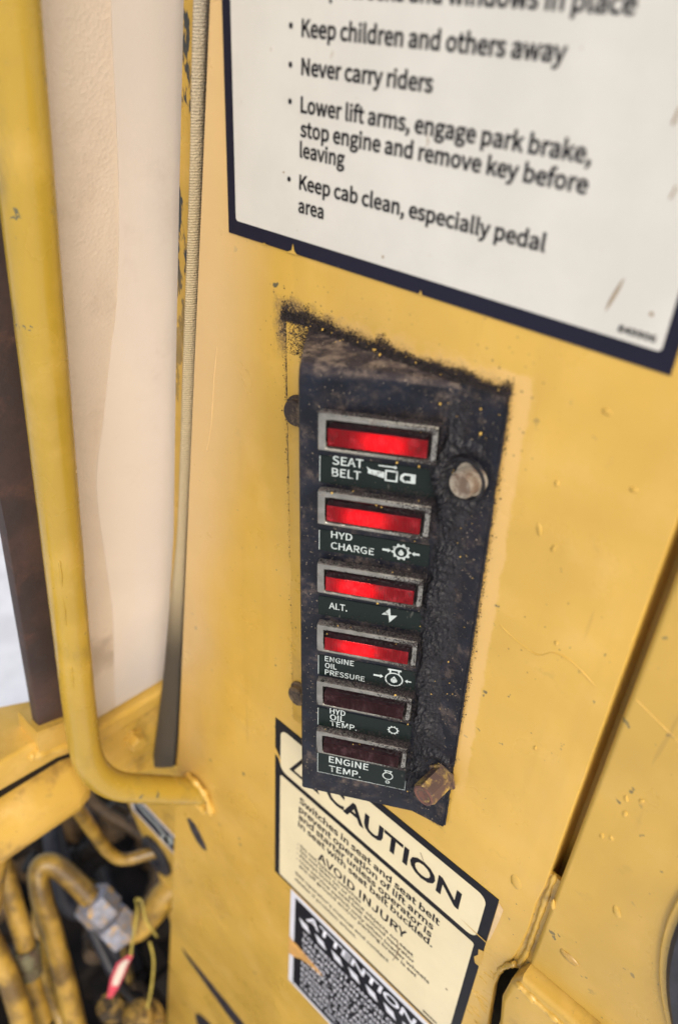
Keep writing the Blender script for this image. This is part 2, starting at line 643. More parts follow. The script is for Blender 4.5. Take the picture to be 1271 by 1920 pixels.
OILB = simple("brown_greasy_casting", (.085, .050, .020), .6, var=.6, scale=40, bump=.6, bscale=120).m
MT = yellow("oily_yellow_tube", base=(.42, .255, .036), rough=.36, chips=1.0, fade=.4)
og = MT.ramp(MT.noise(24, 6, .68), .40, .64)
MT.set('Base Color', MT.mix(MT.mul(og, .88), MT.c, (.085, .050, .016)))
TUBEY = MT.m

# pale grained panel of the cab side
MV = simple("beige_grained_vinyl", (.74, .61, .46), .45, var=.05, scale=10, bump=0)
gr = MV.voronoi(620)
c = MV.mix(MV.ramp(MV.noise(30, 5, .7), .52, .90), MV.c, (.56, .44, .31))
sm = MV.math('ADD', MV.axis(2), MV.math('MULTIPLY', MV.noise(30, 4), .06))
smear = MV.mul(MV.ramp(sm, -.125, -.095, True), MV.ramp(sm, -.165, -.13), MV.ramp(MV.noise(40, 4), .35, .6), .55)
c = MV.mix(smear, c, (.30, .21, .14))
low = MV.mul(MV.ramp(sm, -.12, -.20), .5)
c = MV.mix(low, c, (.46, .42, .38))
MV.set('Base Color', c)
MV.bump(gr, .35, .0005)
MV.bump(MV.noise(18, 3), .3, .002)
VINYL = MV.m
MV2 = simple("pale_smooth_sheet", (.83, .71, .575), .40, var=.04, scale=10, bump=.15, bscale=500)
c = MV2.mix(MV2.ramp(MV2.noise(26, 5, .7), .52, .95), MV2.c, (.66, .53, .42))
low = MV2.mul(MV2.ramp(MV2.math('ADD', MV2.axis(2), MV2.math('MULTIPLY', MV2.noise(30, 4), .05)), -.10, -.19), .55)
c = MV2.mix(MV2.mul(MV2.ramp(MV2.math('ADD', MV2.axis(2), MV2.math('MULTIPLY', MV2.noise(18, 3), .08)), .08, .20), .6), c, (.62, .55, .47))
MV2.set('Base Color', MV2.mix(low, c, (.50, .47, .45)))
VINYL2 = MV2.m

MS = simple("woven_webbing", (.30, .235, .13), .85, var=.2, scale=120, bump=0)
wv = MS.node('ShaderNodeTexWave', wave_type='BANDS', bands_direction='Z')
MS.put(wv.inputs[0], MS.pos)
wv.inputs['Scale'].default_value = 300
wv.inputs['Distortion'].default_value = .6
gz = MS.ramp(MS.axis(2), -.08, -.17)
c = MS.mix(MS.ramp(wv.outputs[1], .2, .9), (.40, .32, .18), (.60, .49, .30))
c = MS.mix(MS.mul(MS.ramp(MS.math('ADD', MS.axis(2), MS.math('MULTIPLY', MS.noise(20, 3), .08)), .14, .24), .45), c, (.40, .39, .37))  # sky brightness near the strap's top, mixed into the colour as grey
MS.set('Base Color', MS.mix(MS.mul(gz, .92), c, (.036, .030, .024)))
MS.bump(wv.outputs[1], .25, .0006)
MS.bump(MS.noise(1100, 3), .8, .0010)
WEB = MS.m

# chipped yellow flange with old dark green coat showing through
MF = yellow("chipped_flange_paint", base=(.52, .33, .05), chips=1.0)
k = MF.mul(MF.ramp(MF.noise(75, 5, .6, MF.scaled(1, 1,   .35)), .47, .51), MF.ramp(MF.math('ADD', MF.axis(2), MF.math('MULTIPLY', MF.noise(30, 2), .1)), .02, .16))
MF.set('Base Color', MF.mix(k, MF.c, (.020, .030, .038)))
FLANGE = MF.m
GROUND = simple("pale_concrete", (.74, .74, .74), .85, var=.12, scale=4, bump=.2, bscale=60).m

# ------------------------------------------------------------------ setting: ground and engine bay
g = obj("ground", [(-60, -60, -1.5), (60, -60, -1.5), (60, 60, -1.5), (-60, 60, -1.5)], [(0, 1, 2, 3)], GROUND, mm=False)
g['kind'] = 'structure'

# dark engine bay under the cab frame: floor and the two walls that can be looked at
bay = thing("engine_bay", "dark oily engine bay under the yellow cab frame", "engine bay", (-420, 0, -960))
box("floor_plate", (-740, -520, -980), (-60, 420, -960), OIL, bay)
box("rear_bulkhead", (-740, 400, -959), (-60, 420, -640), OIL, bay)
box("side_bulkhead", (-740, -420, -959), (-720, 399, -870), OIL, bay)
for i in range(26):
    x, y = rnd.uniform(-620, -230), rnd.uniform(-260, 200)
    z = -955 + rnd.uniform(0, 150)
    r0 = rnd.uniform(18, 46)
    ang = rnd.uniform(0, 6.28)
    el = rnd.uniform(-.3, .8)
    d = V3((math.cos(ang) * math.cos(el), math.sin(ang) * math.cos(el), math.sin(el)))
    L = rnd.uniform(30, 90)
    lathe("casting", [(r0 * .8, 0), (r0, 3), (r0, L * .4), (r0 * .72, L * .45), (r0 * .72, L * .9), (r0 * .6, L)], (x, y, z), d,
          [OIL, OILB, OIL][i % 3], bay, seg=[6, 16, 20][i % 3])

rb2 = random.Random(21)
for i in range(16):
    p0 = V3((rb2.uniform(-430, -250), rb2.uniform(-90, 90), rb2.uniform(-860, -640)))
    d = V3((rb2.gauss(0, 1), rb2.gauss(0, 1), rb2.gauss(0, .8))).normalized()
    r0 = rb2.uniform(9, 22)
    L = rb2.uniform(25, 60)
    lathe("fitting", [(r0 * .75, 0), (r0, 2), (r0, L * .35), (r0 * .7, L * .38), (r0 * .7, L * .7), (r0 * .9, L * .72), (r0 * .9, L)], p0, d, OILB if i % 3 else OIL, bay, seg=[6, 18][i % 2])
for i in range(7):
    p0 = V3((rb2.uniform(-470, -330), rb2.uniform(-60, 120), rb2.uniform(-780, -560)))
    q = [p0 + V3((rb2.uniform(-30, 30) + 45 * k, rb2.uniform(-30, 30) - 10 * k, rb2.uniform(-20, 20) - 60 * k)) for k in range(4)]
    tube("hose", q, rb2.uniform(6, 10), [RUBBER, OILB, TUBEY][i % 3], bay, seg=14)

# ------------------------------------------------------------------ cab pillar
pil = thing("cab_pillar", "yellow painted steel cab pillar carrying the stickers and warning lights", "pillar", (-60, 0, -960))
def ex(z):                                   # left edge of the pillar leans
    return -88.7 - .1508 * (179.8 - z)
bm = bmesh.new()
poly = [(ex(330), 330), (101.5, 330), (101.5, -108), (100.4, -122), (101.0, -140), (100.4, -158), (98.6, -172), (95.6, -184), (95.2, -200), (97, -222), (100, -250), (104, -330), (104, -958), (ex(-958), -958)][::-1]
add_prism(bm, poly, -3.0, 0.0, PIL)
bmesh.ops.recalc_face_normals(bm, faces=bm.faces[:])
es = [e for e in bm.edges if len(e.link_faces) == 2 and all(abs(v.co.y) < 1e-4 for v in e.verts)]
bmesh.ops.bevel(bm, geom=es, offset=.9, segments=3, profile=.5, affect='EDGES')
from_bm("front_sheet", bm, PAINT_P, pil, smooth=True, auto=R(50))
# folded return behind the leaning edge
bm = bmesh.new()
for (za, zb) in ((330, -958),):
    vs = [bm.verts.new((ex(za) + 1.5, 3, za)), bm.verts.new((ex(zb) + 1.5, 3, zb)), bm.verts.new((ex(zb) + 14, 60, zb)), bm.verts.new((ex(za) + 14, 60, za))]
    ws = [bm.verts.new(v.co + V3((3, 0, 0))) for v in vs]
    bm.faces.new(vs); bm.faces.new(ws[::-1])
    for i in range(4):
        bm.faces.new((vs[i], vs[(i + 1) % 4], ws[(i + 1) % 4], ws[i]))
from_bm("side_return", bm, PAINT_W, pil)
box("slot_backing", (88, 14, -168), (130, 17, 330), PAINT, pil)
box("opening_shade", (60, 40, -400), (180, 44, -168), OIL, pil)  # dark sheet added behind the opening, in place of the shade inside
box("slot_wall", (98.4, 3.0, -116), (101.3, 14, 330), PAINT, pil)

# panel right of the slot, with rounded edge, and the proud block below it
bm = bmesh.new()
add_prism(bm, [(106.0, -157), (380, -157), (380, 330), (106.0, 330)], -14, 2.2, PIL)
bmesh.ops.recalc_face_normals(bm, faces=bm.faces[:])
es = [e for e in bm.edges if all(v.co.x < 106.1 for v in e.verts) and all(v.co.y < -2 for v in e.verts)]
bmesh.ops.bevel(bm, geom=es, offset=2.4, segments=5, profile=.5, affect='EDGES')
from_bm("side_panel", bm, PAINT, pil, smooth=True)
bm = bmesh.new()
add_prism(bm, [(104.2, -330), (380, -330), (380, -159.5), (107, -159.5), (103.0, -170), (101.8, -186), (104.5, -205)][::-1], -14, 9.5, PIL)
bmesh.ops.recalc_face_normals(bm, faces=bm.faces[:])
es = [e for e in bm.edges if all(v.co.y < -9 for v in e.verts)]
bmesh.ops.bevel(bm, geom=es, offset=3.0, segments=4, profile=.5, affect='EDGES')
from_bm("lower_block", bm, PAINT_W, pil, smooth=True)
# paint filled seam between slot and block, weld fillers at both ends of the slot
def blob_strip(name, pts, rad, mat, parent, amp=.35, seg=14, fr=.25, label=None):
    bm = bmesh.new()
    path = smooth_path(pts, 10)
    rads = [rad * (1 + amp * noise.noise(p * fr + V3((3, 1, 7)))) for p in path]
    rads[0] *= .5; rads[-1] *= .5
    tube_bm(bm, path, rads, seg)
    for v in bm.verts:
        v.co += noise.noise_vector(v.co * .45) * rad * .22
    return from_bm(name, bm, mat, parent, smooth=True, label=label)
bm = bmesh.new()
add_prism(bm, [(99, -99), (107.5, -99), (107.5, -172), (103.5, -174), (99, -170)][::-1], -2.6, -.9, PIL)
from_bm("seam_filler", bm, PAINT_W, pil)
blob_strip("weld_seam", [(103.2, 1.2, -98), (103.0, 1.0, -118), (103.2, .9, -140), (103.2, .9, -160), (101.0, 1.0, -173)], 1.3, PAINT_W, pil, .45, fr=.35)
blob_strip("weld_seam", [(103.0, 1.5, 79), (103.2, 1.0, 90), (103.0, 1.0, 140), (103.0, 1.0, 200)], 2.0, PAINT, pil, .25)
blob_strip("weld_seam", [(101, -1.5, -168), (97.5, -.5, -176), (95.0, .6, -186), (94.4, .8, -196)], 1.2, PAINT_W, pil, .7, fr=.9)
blob_strip("weld_seam", [(106, -9.5, -164), (113, -9.6, -165.0), (124, -9.4, -165.5), (138, -9.5, -166), (160, -9.5, -166)], 1.5, PAINT_W, pil, .7, fr=.5)
# raised paint lumps, drips and chips that can be told apart
def lump(x, z, rx, rz, h, mat, y0=0., ang=0., name="paint_lump"):
    bm = bmesh.new()
    bmesh.ops.create_icosphere(bm, subdivisions=2, radius=1)
    ca, sa = math.cos(ang), math.sin(ang)
    sd = V3((x, z, 3.3))
    for v in bm.verts:
        k = 1 + .35 * noise.noise(v.co * 1.7 + sd)
        X, Z = v.co.x * rx * k, v.co.z * rz * k
        v.co = V3((x + X * ca - Z * sa, y0 + v.co.y * h, z + X * sa + Z * ca))
    return from_bm(name, bm, mat, pil, smooth=True)
lump(119.8, -133.5, 4.6, 1.9, 1.3, PAINT_W, -2.2, -.15)
lump(106.9, -110.5, 1.0, 3.0, .8, PAINT, -2.2, .2)
for x, z, rx, rz, y0, ang in [(118, -40, .9, 1.4, -2.2, 0), (116.5, -33, .7, 1.6, -2.2, .3), (121, -30, .8, 1.2, -2.2, -.2), (114, -57, .8, 1.5, -2.2, 0), (117, -55, .8, 1.2, -2.2, .4),
                              (131, 20, 1.2, 1.6, -2.2, 0), (128, -88, 1.6, 3.2, -2.2, .4), (66, 66, .8, 1.1, 0, 0), (64, 48, .9, 2.6, 0, .3), (70, 44, .7, 1.6, 0, -.3), (79, 10, .7, 1.0, 0, 0),
                              (75, 93, 1.6, 1.1, 0, 0), (88, 74, 1.2, .9, 0, .2), (82, -40, .6, 1.2, 0, 0), (90, -118, 2.6, 4.2, 0, .3)]:
    lump(x, z, rx, rz, .45, PAINT if y0 else PAINT_P, y0, ang)
# hairline ridges in the paint
for pts in ([(58, 0, 4), (66, 0, 1.5), (74, 0, 1.0), (79, 0, 5.5), (86, 0, 6.0), (95, 0, 2.0)], [(-92, 0, 60), (-95, 0, 45), (-98, 0, 25), (-101, 0, 12), (-103, 0, 6)], [(108, -2.2, 8), (118, -2.2, 4), (134, -2.2, -2), (150, -2.2, -6)]):
    blob_strip("paint_ridge", pts, .27, PAINT_P if pts[0][1] == 0 else PAINT, pil, .5)
for i in range(22):
    z = rnd.uniform(-250, -190); x = rnd.uniform(87.5, 95) + (z + 190) * .02
    lump(x, z, rnd.uniform(.8, 2.6), rnd.uniform(.25, .5), .4, PAINT_W, 0, rnd.uniform(-.4, .2), "paint_wrinkle")

# dark chip and slot low on the pillar
MCH = simple("bare_dark_steel", (.026, .022, .028), .5, var=.6, scale=160, bump=.4).m
bm = bmesh.new()
chip = [(-151, -326), (-147, -322), (-141, -323), (-136, -328), (-130, -337), (-129, -343), (-134, -346), (-141, -344), (-147, -337)]
add_prism(bm, chip[::-1], -.2, .15, PIL)
from_bm("paint_chip", bm, MCH, pil, label="dark bare chip below the handle weld")
bm = bmesh.new()
add_prism(bm, [(-182, -557), (-176, -566), (-150, -576), (-118, -586), (-86, -590), (-86, -566), (-100, -563), (-140, -560)], -.2, .3, PIL)
from_bm("scraped_strip", bm, MCH, pil, label="dark scraped strip near the foot of the pillar")
lathe("hole", [(0, 0), (29, 0), (30, .2), (30, .3)], (-143, .2, -684), (0, -1, 0), MCH, pil, seg=28)

# grab handle welded to the pillar
hp = [(-101.8, -62, 181), (-112.3, -62, 111), (-128.9, -62, 0), (-140.0, -62, -75), (-150.6, -62, -150), (-153.6, -62.5, -186)]
hp = [(-79.5, -62, 330)] + hp
path = smooth_path(hp, 6)
A0, A1, A2 = V3((-153.6, -62.5, -186)), V3((-153.0, -66.0, -226.0)), V3((-144.0, -42.0, -243.0))
for k in range(1, 15):
    t = k / 14
    path.append(A0 * (1 - t) ** 2 + A1 * 2 * t * (1 - t) + A2 * t * t)
path += [V3((-138.6, -22, -259)), V3((-132.6, 1.0, -277))]
bm = bmesh.new()
tube_bm(bm, path, 9.15, 32)
hd = from_bm("grab_handle", bm, PAINT_H, pil, smooth=True, label="round bent grab handle in yellow paint")
blob_strip("weld_bead", [(-138, -3.2, -263), (-131, -3.0, -262), (-124, -2.5, -266), (-120, -1.5, -275), (-119, -1, -284), (-124, -1, -289), (-131, -1, -290)], 2.6, PAINT, pil, .45, fr=.13)
blob_strip("weld_bead", [(-140, -2, -264), (-143.5, -2, -272), (-142.5, -2, -281), (-138, -2, -288), (-131, -1, -290)], 2.3, PAINT, pil, .45, fr=.13)
# paint runs on the handle
for p0, p1, r_ in (((-138.6, -67.6, -112), (-146.0, -67.4, -160), .7), ((-127.4, -67.8, -36), (-134.0, -67.8, -80), .6)):
    d = V3(p1) - V3(p0)
    blob_strip("paint_run", [V3(p0) + d * t + V3((.5 * math.sin(9 * t), 0, 0)) for t in (0, .25, .5, .75, 1)], r_, PAINT_H, hd, .4)

# chipped flange beside the webbing
fl = [(-113.8, 9.0, 179.2), (-123.2, 9.0, 116.1), (-135.4, 9.0, 30.9), (-141.6, 9.0, -15.4), (-149.0, 9.0, -70.2), (-158.8, 9.0, -122.2), (-172, 9, -200), (-190, 9, -290)]
fl = [(-91.5, 9, 330)] + fl
vs, fs = [], []
for x, y, z in fl:
    vs += [(x, y, z), (x, y + 3, z), (x + 15, y + 3, z), (x + 15, y, z)]
for i in range(len(fl) - 1):
    for k in range(4):
        fs.append((4 * i + k, 4 * i + (k + 1) % 4, 4 * i + 4 + (k + 1) % 4, 4 * i + 4 + k))
obj("chipped_flange", vs, fs, FLANGE, pil, label="narrow chipped yellow flange with dark old coat showing")
vs, fs = [], []
for x, y, z in fl:
    vs += [(ex(z) - 5, 12.2, z), (ex(z) - 5, 22, z), (ex(z) + 4, 22, z), (ex(z) + 4, 12.2, z)]
for i in range(len(fl) - 1):
    for k in range(4):
        fs.append((4 * i + k, 4 * i + (k + 1) % 4, 4 * i + 4 + (k + 1) % 4, 4 * i + 4 + k))
obj("gap_shade", vs, fs, RUBBER, pil)  # black strip added to stand for the shaded gap behind the webbing

# ------------------------------------------------------------------ webbing strap
sl = [(-78.5, 4, 330), (-101.1, 4.0, 179.5), (-109.2, 4.0, 119.0), (-122.2, 4.0, 36.7), (-128.9, 4.0, -8.1), (-137.5, 4.0, -61.7), (-149.4, 4.0, -113.5), (-168.6, 4.0, -199.7), (-197.0, 4.0, -312)]
sr = [(-74.5, 6, 330), (-97.3, 6.0, 179.7), (-105.4, 6.0, 119.4), (-116.7, 6.0, 38.0), (-123.3, 6.0, -6.5), (-132.0, 6.0, -59.8), (-139.9, 6.0, -108.8), (-152.1, 6.0, -188.7), (-170.1, 6.0, -290.4)]
sr = [(x - .9, y, z) for x, y, z in sr]
pl, pr = smooth_path(sl, 40), smooth_path(sr, 40)
vs, fs = [], []
N = 10
for j, (a, b) in enumerate(zip(pl, pr)):
    w = (b - a)
    for k in range(N):                       # rounded section: an outer arc and a back arc
        t = k / (N - 1)
        bul = math.sin(math.pi * t) * min(1.6, w.length * .35)
        rib = .10 * noise.noise(V3((j * .9, k * .7, 2)))
        vs.append(a + w * t + V3((-.5 * rib, -bul - rib - .8, 0)))
    vs.append(b + V3((0, 2.2, 0)))
    vs.append(a + V3((0, 2.2, 0)))
M_ = N + 2
for j in range(len(pl) - 1):
    for k in range(M_):
        fs.append((j * M_ + k, j * M_ + (k + 1) % M_, (j + 1) * M_ + (k + 1) % M_, (j + 1) * M_ + k))
fs.append(tuple(range(M_))); fs.append(tuple(range((len(pl) - 1) * M_, len(pl) * M_))[::-1])
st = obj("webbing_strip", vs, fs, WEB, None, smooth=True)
st['label'] = "woven beige webbing strip along the left edge of the pillar, grey at its foot"
st['category'] = "webbing"

# ------------------------------------------------------------------ pale side panel of the cab
def wx(z):
    return -190 + .152 * (z + 235)
wall = thing("side_lining", "pale beige grained cab side lining behind the grab handle", "lining", (-190, 30, -225))
bm = bmesh.new()
def sheet(bm, pts, off, th):
    a = [bm.verts.new((wx(z) + off, y, z)) for y, z in pts]
    b = [bm.verts.new((wx(z) + off - th, y, z)) for y, z in pts]
    bm.faces.new(a); bm.faces.new(b[::-1])
    n = len(pts)
    for i in range(n):
        bm.faces.new((a[i], b[i], b[(i + 1) % n], a[(i + 1) % n]))
sheet(bm, [(-66, -216), (150, -224), (150, 330), (-66, 330)], 0, 3)
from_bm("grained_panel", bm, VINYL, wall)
wave = [(-12, 330), (-12, 250), (-12, 200), (-12, 167), (-11, 136), (-11, 106), (-13, 69), (-17, 45), (-22, 12), (-28, -27), (-25, -81), (-22, -126), (-23, -186), (-23, -217)]
wp = [(p.x, p.y) for p in smooth_path([(y, z, 0) for y, z in wave], 5)]
bm = bmesh.new()
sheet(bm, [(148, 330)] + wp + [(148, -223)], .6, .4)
from_bm("wavy_sheet", bm, VINYL2, wall, label="lighter smooth sheet with a wavy edge")  # thin lighter sheet laid over the grained panel

# ------------------------------------------------------------------ rusted bar
rb = thing("rusted_bar", "dark rusted upright steel bar behind the grab handle", "bar", (-192, -70, -212))
bm = bmesh.new()
pts = [(-79, -190), (-52, -190), (-30, 330), (-52, 330), (-58, 107), (-79, -32)]
a = [(y, z) for y, z in ((-79, -196), (-50, -200), (-40, 330), (-92, 330), (-84, 107), (-79.5, -32))]
A = [bm.verts.new((wx(z) + 3, y + 2.5, z)) for y, z in a]
B = [bm.verts.new((wx(z) - 5, y + 2.5, z)) for y, z in a]
bm.faces.new(A); bm.faces.new(B[::-1])
for i in range(len(a)):
    bm.faces.new((A[i], B[i], B[(i + 1) % len(a)], A[(i + 1) % len(a)]))
bmesh.ops.bevel(bm, geom=bm.edges[:], offset=1.0, segments=2, profile=.5, affect='EDGES')
from_bm("bar", bm, RUST, rb, smooth=True)
bm = bmesh.new()
a = [(-80.5, -214), (-48, -219), (-48, -196), (-62, -190), (-80, -184)]
A = [bm.verts.new((wx(z) + 7.5, y, z)) for y, z in a]
B = [bm.verts.new((wx(z) - 15, y, z)) for y, z in a]
bm.faces.new(A); bm.faces.new(B[::-1])
for i in range(len(a)):
    bm.faces.new((A[i], B[i], B[(i + 1) % len(a)], A[(i + 1) % len(a)]))
from_bm("painted_foot", bm, PAINT_W, rb, label="yellow painted foot of the rusted bar")

# ------------------------------------------------------------------ cab sill frame
fr_ = thing("cab_sill_frame", "yellow cab sill frame with round tube, left of the pillar", "frame", (-200, -60, -300))
bm = bmesh.new()
add = [(-300, -190), (-84, -198), (-40, -219), (140, -228), (140, -236), (-40, -234), (-70, -223), (-300, -206)]
A = [bm.verts.new((-181, y, z)) for y, z in add]
B = [bm.verts.new((-222, y, z)) for y, z in add]
bm.faces.new(A); bm.faces.new(B[::-1])
for i in range(len(add)):
    bm.faces.new((A[i], B[i], B[(i + 1) % len(add)], A[(i + 1) % len(add)]))
bmesh.ops.recalc_face_normals(bm, faces=bm.faces[:])
bmesh.ops.bevel(bm, geom=[e for e in bm.edges if all(v.co.x > -182 for v in e.verts)], offset=2.5, segments=3, profile=.5, affect='EDGES')
from_bm("sill_bar", bm, PAINT_W, fr_, smooth=True)
box("slot_shade", (-226, -300, -262), (-196, -50, -216), OIL, fr_)  # dark plate that puts the slot's shade into its colour
bm = bmesh.new()
tp = [V3((-205, -330, -268)), V3((-205, -100, -269)), V3((-205, -64, -270)), V3((-205, -54, -270)), V3((-205, -48, -270))]
tube_bm(bm, tp, [27, 27, 27, 24, 15], 36)
from_bm("round_tube", bm, PAINT_W, fr_, smooth=True, auto=R(60))
bm = bmesh.new()
a = [(-52, -236), (140, -237), (140, -335), (30, -330), (-20, -296), (-48, -272)]
A = [bm.verts.new((-193, y, z)) for y, z in a]
B = [bm.verts.new((-199, y, z)) for y, z in a]
bm.faces.new(A); bm.faces.new(B[::-1])
for i in range(len(a)):
    bm.faces.new((A[i], B[i], B[(i + 1) % len(a)], A[(i + 1) % len(a)]))
from_bm("bracket_plate", bm, PAINT_W, fr_)
lathe("bolt", [(8.5, 0), (8.5, 2), (6.2, 2.01), (6.2, 7), (5.2, 8.5), (0, 8.6)], (-193, -11, -264), (1, 0, 0), PAINT_W, fr_, seg=6, label="hex bolt painted yellow")
blob_strip("weld_bead", [(-181, -86, -206), (-181, -66, -214), (-181, -48, -222), (-183, -46, -234), (-188, -46, -248)], 3.6, PAINT_W, fr_, .4, fr=.2)
# strut that leaves the tube downwards and the yellow plate under the handle
tube("strut", [(-214, -110, -288), (-218, -118, -330), (-226, -128, -380)], 11, TUBEY, fr_, curved=False)
plate = thing("inner_plate", "shaded yellow inner plate below the handle with a black grommet", "plate", (-270, 30, -900))
bm = bmesh.new()
add_prism(bm, [(-336, -300), (-140, -300), (-110, -900), (-210, -900), (-252, -640), (-262, -560), (-312, -470)][::-1], -36, -30, PIL)
from_bm("sheet", bm, PAINT_W, plate)
lathe("grommet", [(22, 0), (22, 3), (18, 5), (10, 5), (10, 1)], (-256, 29.5, -527), (0, -1, 0), RUBBER, plate, seg=28)
# thin rod that runs into the grommet
tube("bent_rod", [(-252, -44, -350), (-257, -34, -395), (-271, -20, -456), (-279, -8, -505), (-271, 2, -520), (-258, 26, -521), (-254, 34, -521)], 5.8, TUBEY, plate, seg=16)
# small black and white decal on that plate
dc = thing("arrow_decal", "small black decal with white figure, half hidden below the grab handle", "decal", (-262, 29.6, -478))
P30 = Frame((0, 29.7, 0), (1, 0, 0), (0, 0, 1))
prism("white_backing", [(-292, -490), (-190, -490), (-190, -458), (-292, -458)], 0, .25, P30, WHITE_V, dc)
prism("black_field", [(-288, -487), (-194, -487), (-194, -461), (-288, -461)], .26, .4, P30, NAVY, dc)
flat("printed_figure", [[(-284, -470), (-268, -473), (-250, -472), (-232, -478), (-230, -474), (-248, -468), (-268, -469), (-283, -465)], circ(-236, -480, 6, 12), [(-246, -484), (-232, -486), (-224, -470), (-228, -466)]], P30, WHITE_T, dc, h=.5)

# ------------------------------------------------------------------ hydraulic lines
h1 = thing("hydraulic_line", "bent yellow hydraulic tube with grey hex nut and elbow, behind the pillar's foot", "tube", (-261, -86, -800), "hydraulic lines in the engine bay")
tube("pipe", [(-285, -25, -592), (-291, -27, -586), (-316, -35, -562), (-333, -44, -547), (-338, -55, -549), (-324, -64, -568), (-304, -70, -604), (-281, -78, -653), (-261, -86, -701), (-235, -98, -780), (-215, -108, -900)], 10.6, TUBEY, h1, seg=22)
ax = V3((-258, -13, -631)) - V3((-299, -30, -579))
lathe("hex_nut", [(17, 0), (20, 1.5), (20.5, 24), (19, 26)], (-297, -29, -582), ax, GREY_FIT, h1, seg=6)
lathe("hex_nut", [(17, 0), (20, 1.5), (20.5, 26), (15, 29)], (-279, -21.5, -604.5), ax, GREY_FIT, h1, seg=6, twist=.4)
tube("elbow", [(-272, -19, -612), (-265, -12, -620), (-258, -2, -619), (-254, 12, -606), (-250, 25, -592), (-246, 45, -580)], 14.5, TUBEY, h1, seg=22)
h2 = thing("hydraulic_line", "yellow hydraulic tube with greenish collar at the far left edge", "tube", (-290, -100, -640), "hydraulic lines in the engine bay")
tube("pipe", [(-345, -84, -455), (-328, -86, -491), (-311, -92, -523), (-292, -98, -567), (-280, -106, -600), (-262, -112, -650)], 9, TUBEY, h2, seg=20)
lathe("collar", [(12, 0), (13, 2), (13, 16), (11, 18), (12.5, 19), (12.5, 30), (10, 32)], (-291, -98.5, -569), (11, -8, -33), rusty("greenish_collar", (.13, .12, .06), (.08, .05, .03), .6, .5, .1), h2, seg=20)
h3 = thing("hydraulic_line", "yellow hydraulic tube crossing the bottom left corner", "tube", (-250, -130, -640), "hydraulic lines in the engine bay")
tube("pipe", [(-318, -121, -510), (-294, -122, -547), (-275, -123, -576), (-253, -129, -612), (-235, -134, -650)], 10, TUBEY, h3, seg=20)
# lumps of the machinery close to the pillar's foot
va = thing("valve_body", "greasy yellow brown valve body at the bottom beside the pillar's foot", "valve", (-225, -20, -760))
lathe("body", [(10, 0), (20, 3), (22, 18), (16, 22), (16, 34), (11, 38), (0, 39)], (-222, -28, -740), (-.1, -.25, 1), rusty("greasy_yellow_casting", (.36, .22, .04), (.06, .035, .015), .6, .5, 0), va, seg=18)
lathe("plug", [(10, 0), (15, 2), (15, 20), (11, 24), (0, 25)], (-252, -44, -728), (-.3, -.4, 1), rusty("greasy_casting", (.30, .18, .03), (.04, .028, .015), .8, .5, 0), va, seg=6)
# thin wire with red and white tag
wr = thing("tag_wire", "thin yellow wire tied round the elbow with a red and white tag", "wire", (-229, -57, -636))
WIRE = simple("yellow_wire", (.42, .33, .06), .5, bump=0).m
tube("wire", [(-261, 1, -577), (-249, -5, -576), (-238, -20, -595), (-233, -27, -607)], 1.1, WIRE, wr, seg=8)
tube("wire", [(-260, 1, -576), (-255, 4, -576), (-243, 0, -592), (-231, 2, -609)], 1.1, WIRE, wr, seg=8)
tube("wire", [(-236, -4, -618), (-226, -8, -634), (-219, -18, -661), (-215, -29, -686)], 1.2, WIRE, wr, seg=8)
TAGR = simple("red_tag", (.52, .04, .07), .5, bump=0).m
TAGW = simple("pale_tag", (.62, .55, .45), .5, bump=0).m
def ribbon(name, pts, w, th, mat, parent):
    vs, fs = [], []
    side = V3((.73, .68, .05))
    for p, k in pts:
        p = V3(p)
        nr = V3((.55, -.62, .56)) * th
        vs += [p - side * w * k, p + side * w * k, p + side * w * k - nr, p - side * w * k - nr]
    for i in range(len(pts) - 1):
        for k in range(4):
            fs.append((4 * i + k, 4 * i + (k + 1) % 4, 4 * i + 4 + (k + 1) % 4, 4 * i + 4 + k))
    fs += [(0, 1, 2, 3), tuple(range(4 * len(pts) - 4, 4 * len(pts)))[::-1]]
    return obj(name, vs, fs, mat, parent)
ribbon("red_tag", [((-233, -27, -607), .4), ((-234, -36, -611), 1), ((-231.5, -46, -622), 1), ((-229.5, -53, -631), .7), ((-229, -58, -638), .4)], 6.0, .8, TAGR, wr)
ribbon("pale_label", [((-232.4, -32, -608.4), .7), ((-232.6, -37, -611), 1), ((-230.4, -46, -621), 1), ((-229.2, -50, -626), .8)], 3.6, .8, TAGW, wr)

# ------------------------------------------------------------------ large safety sign
sg = thing("safety_sign", "large cream safety instruction decal with dark navy border at the top of the pillar", "decal", (3, 0, 108))
prism("border", [(-81.8, 108.1), (88.3, 108.1), (88.3, 328), (-81.8, 328)], .05, .35, PIL, NAVY, sg)
prism("cream_field", rrect(-77.4, 113.2, 84.4, 327, 1.2), .36, .50, PIL, CREAM, sg)
SH = .62
rows = [("Keep screens and windows in place", -45, 58.0, 182.6), ("Keep children and others away", -45, 43.4, 172.4), ("Never carry riders", -44.8, 5.6, 162.5),
        ("Lower lift arms, engage park brake,", -44.8, 55.2, 152.2), ("stop engine and remove key before", -44.8, 55.8, 145.4), ("leaving", -44.8, -25.1, 139.3),
        ("Keep cab clean, especially pedal", -44.8, 47.6, 129.6), ("area", -45, -33.2, 122.3)]
for body, x0, x1, z in rows:
    text("text_line", body, x0, x1, z, 4.25, PIL, INK, sg, bold=.019, h=SH)
for z in (185.0, 174.9, 164.7, 154.7, 131.8):
    flat("bullet", [circ(-49.6, z, .85, 14)], PIL, INK, sg, h=SH)
text("serial_number", "849906", 72.2, 82.4, 115.1, 1.7, PIL, INK, sg, bold=.02, h=SH)
MSC = simple("brown_scratch", (.34, .25, .15), .7, bump=0).m
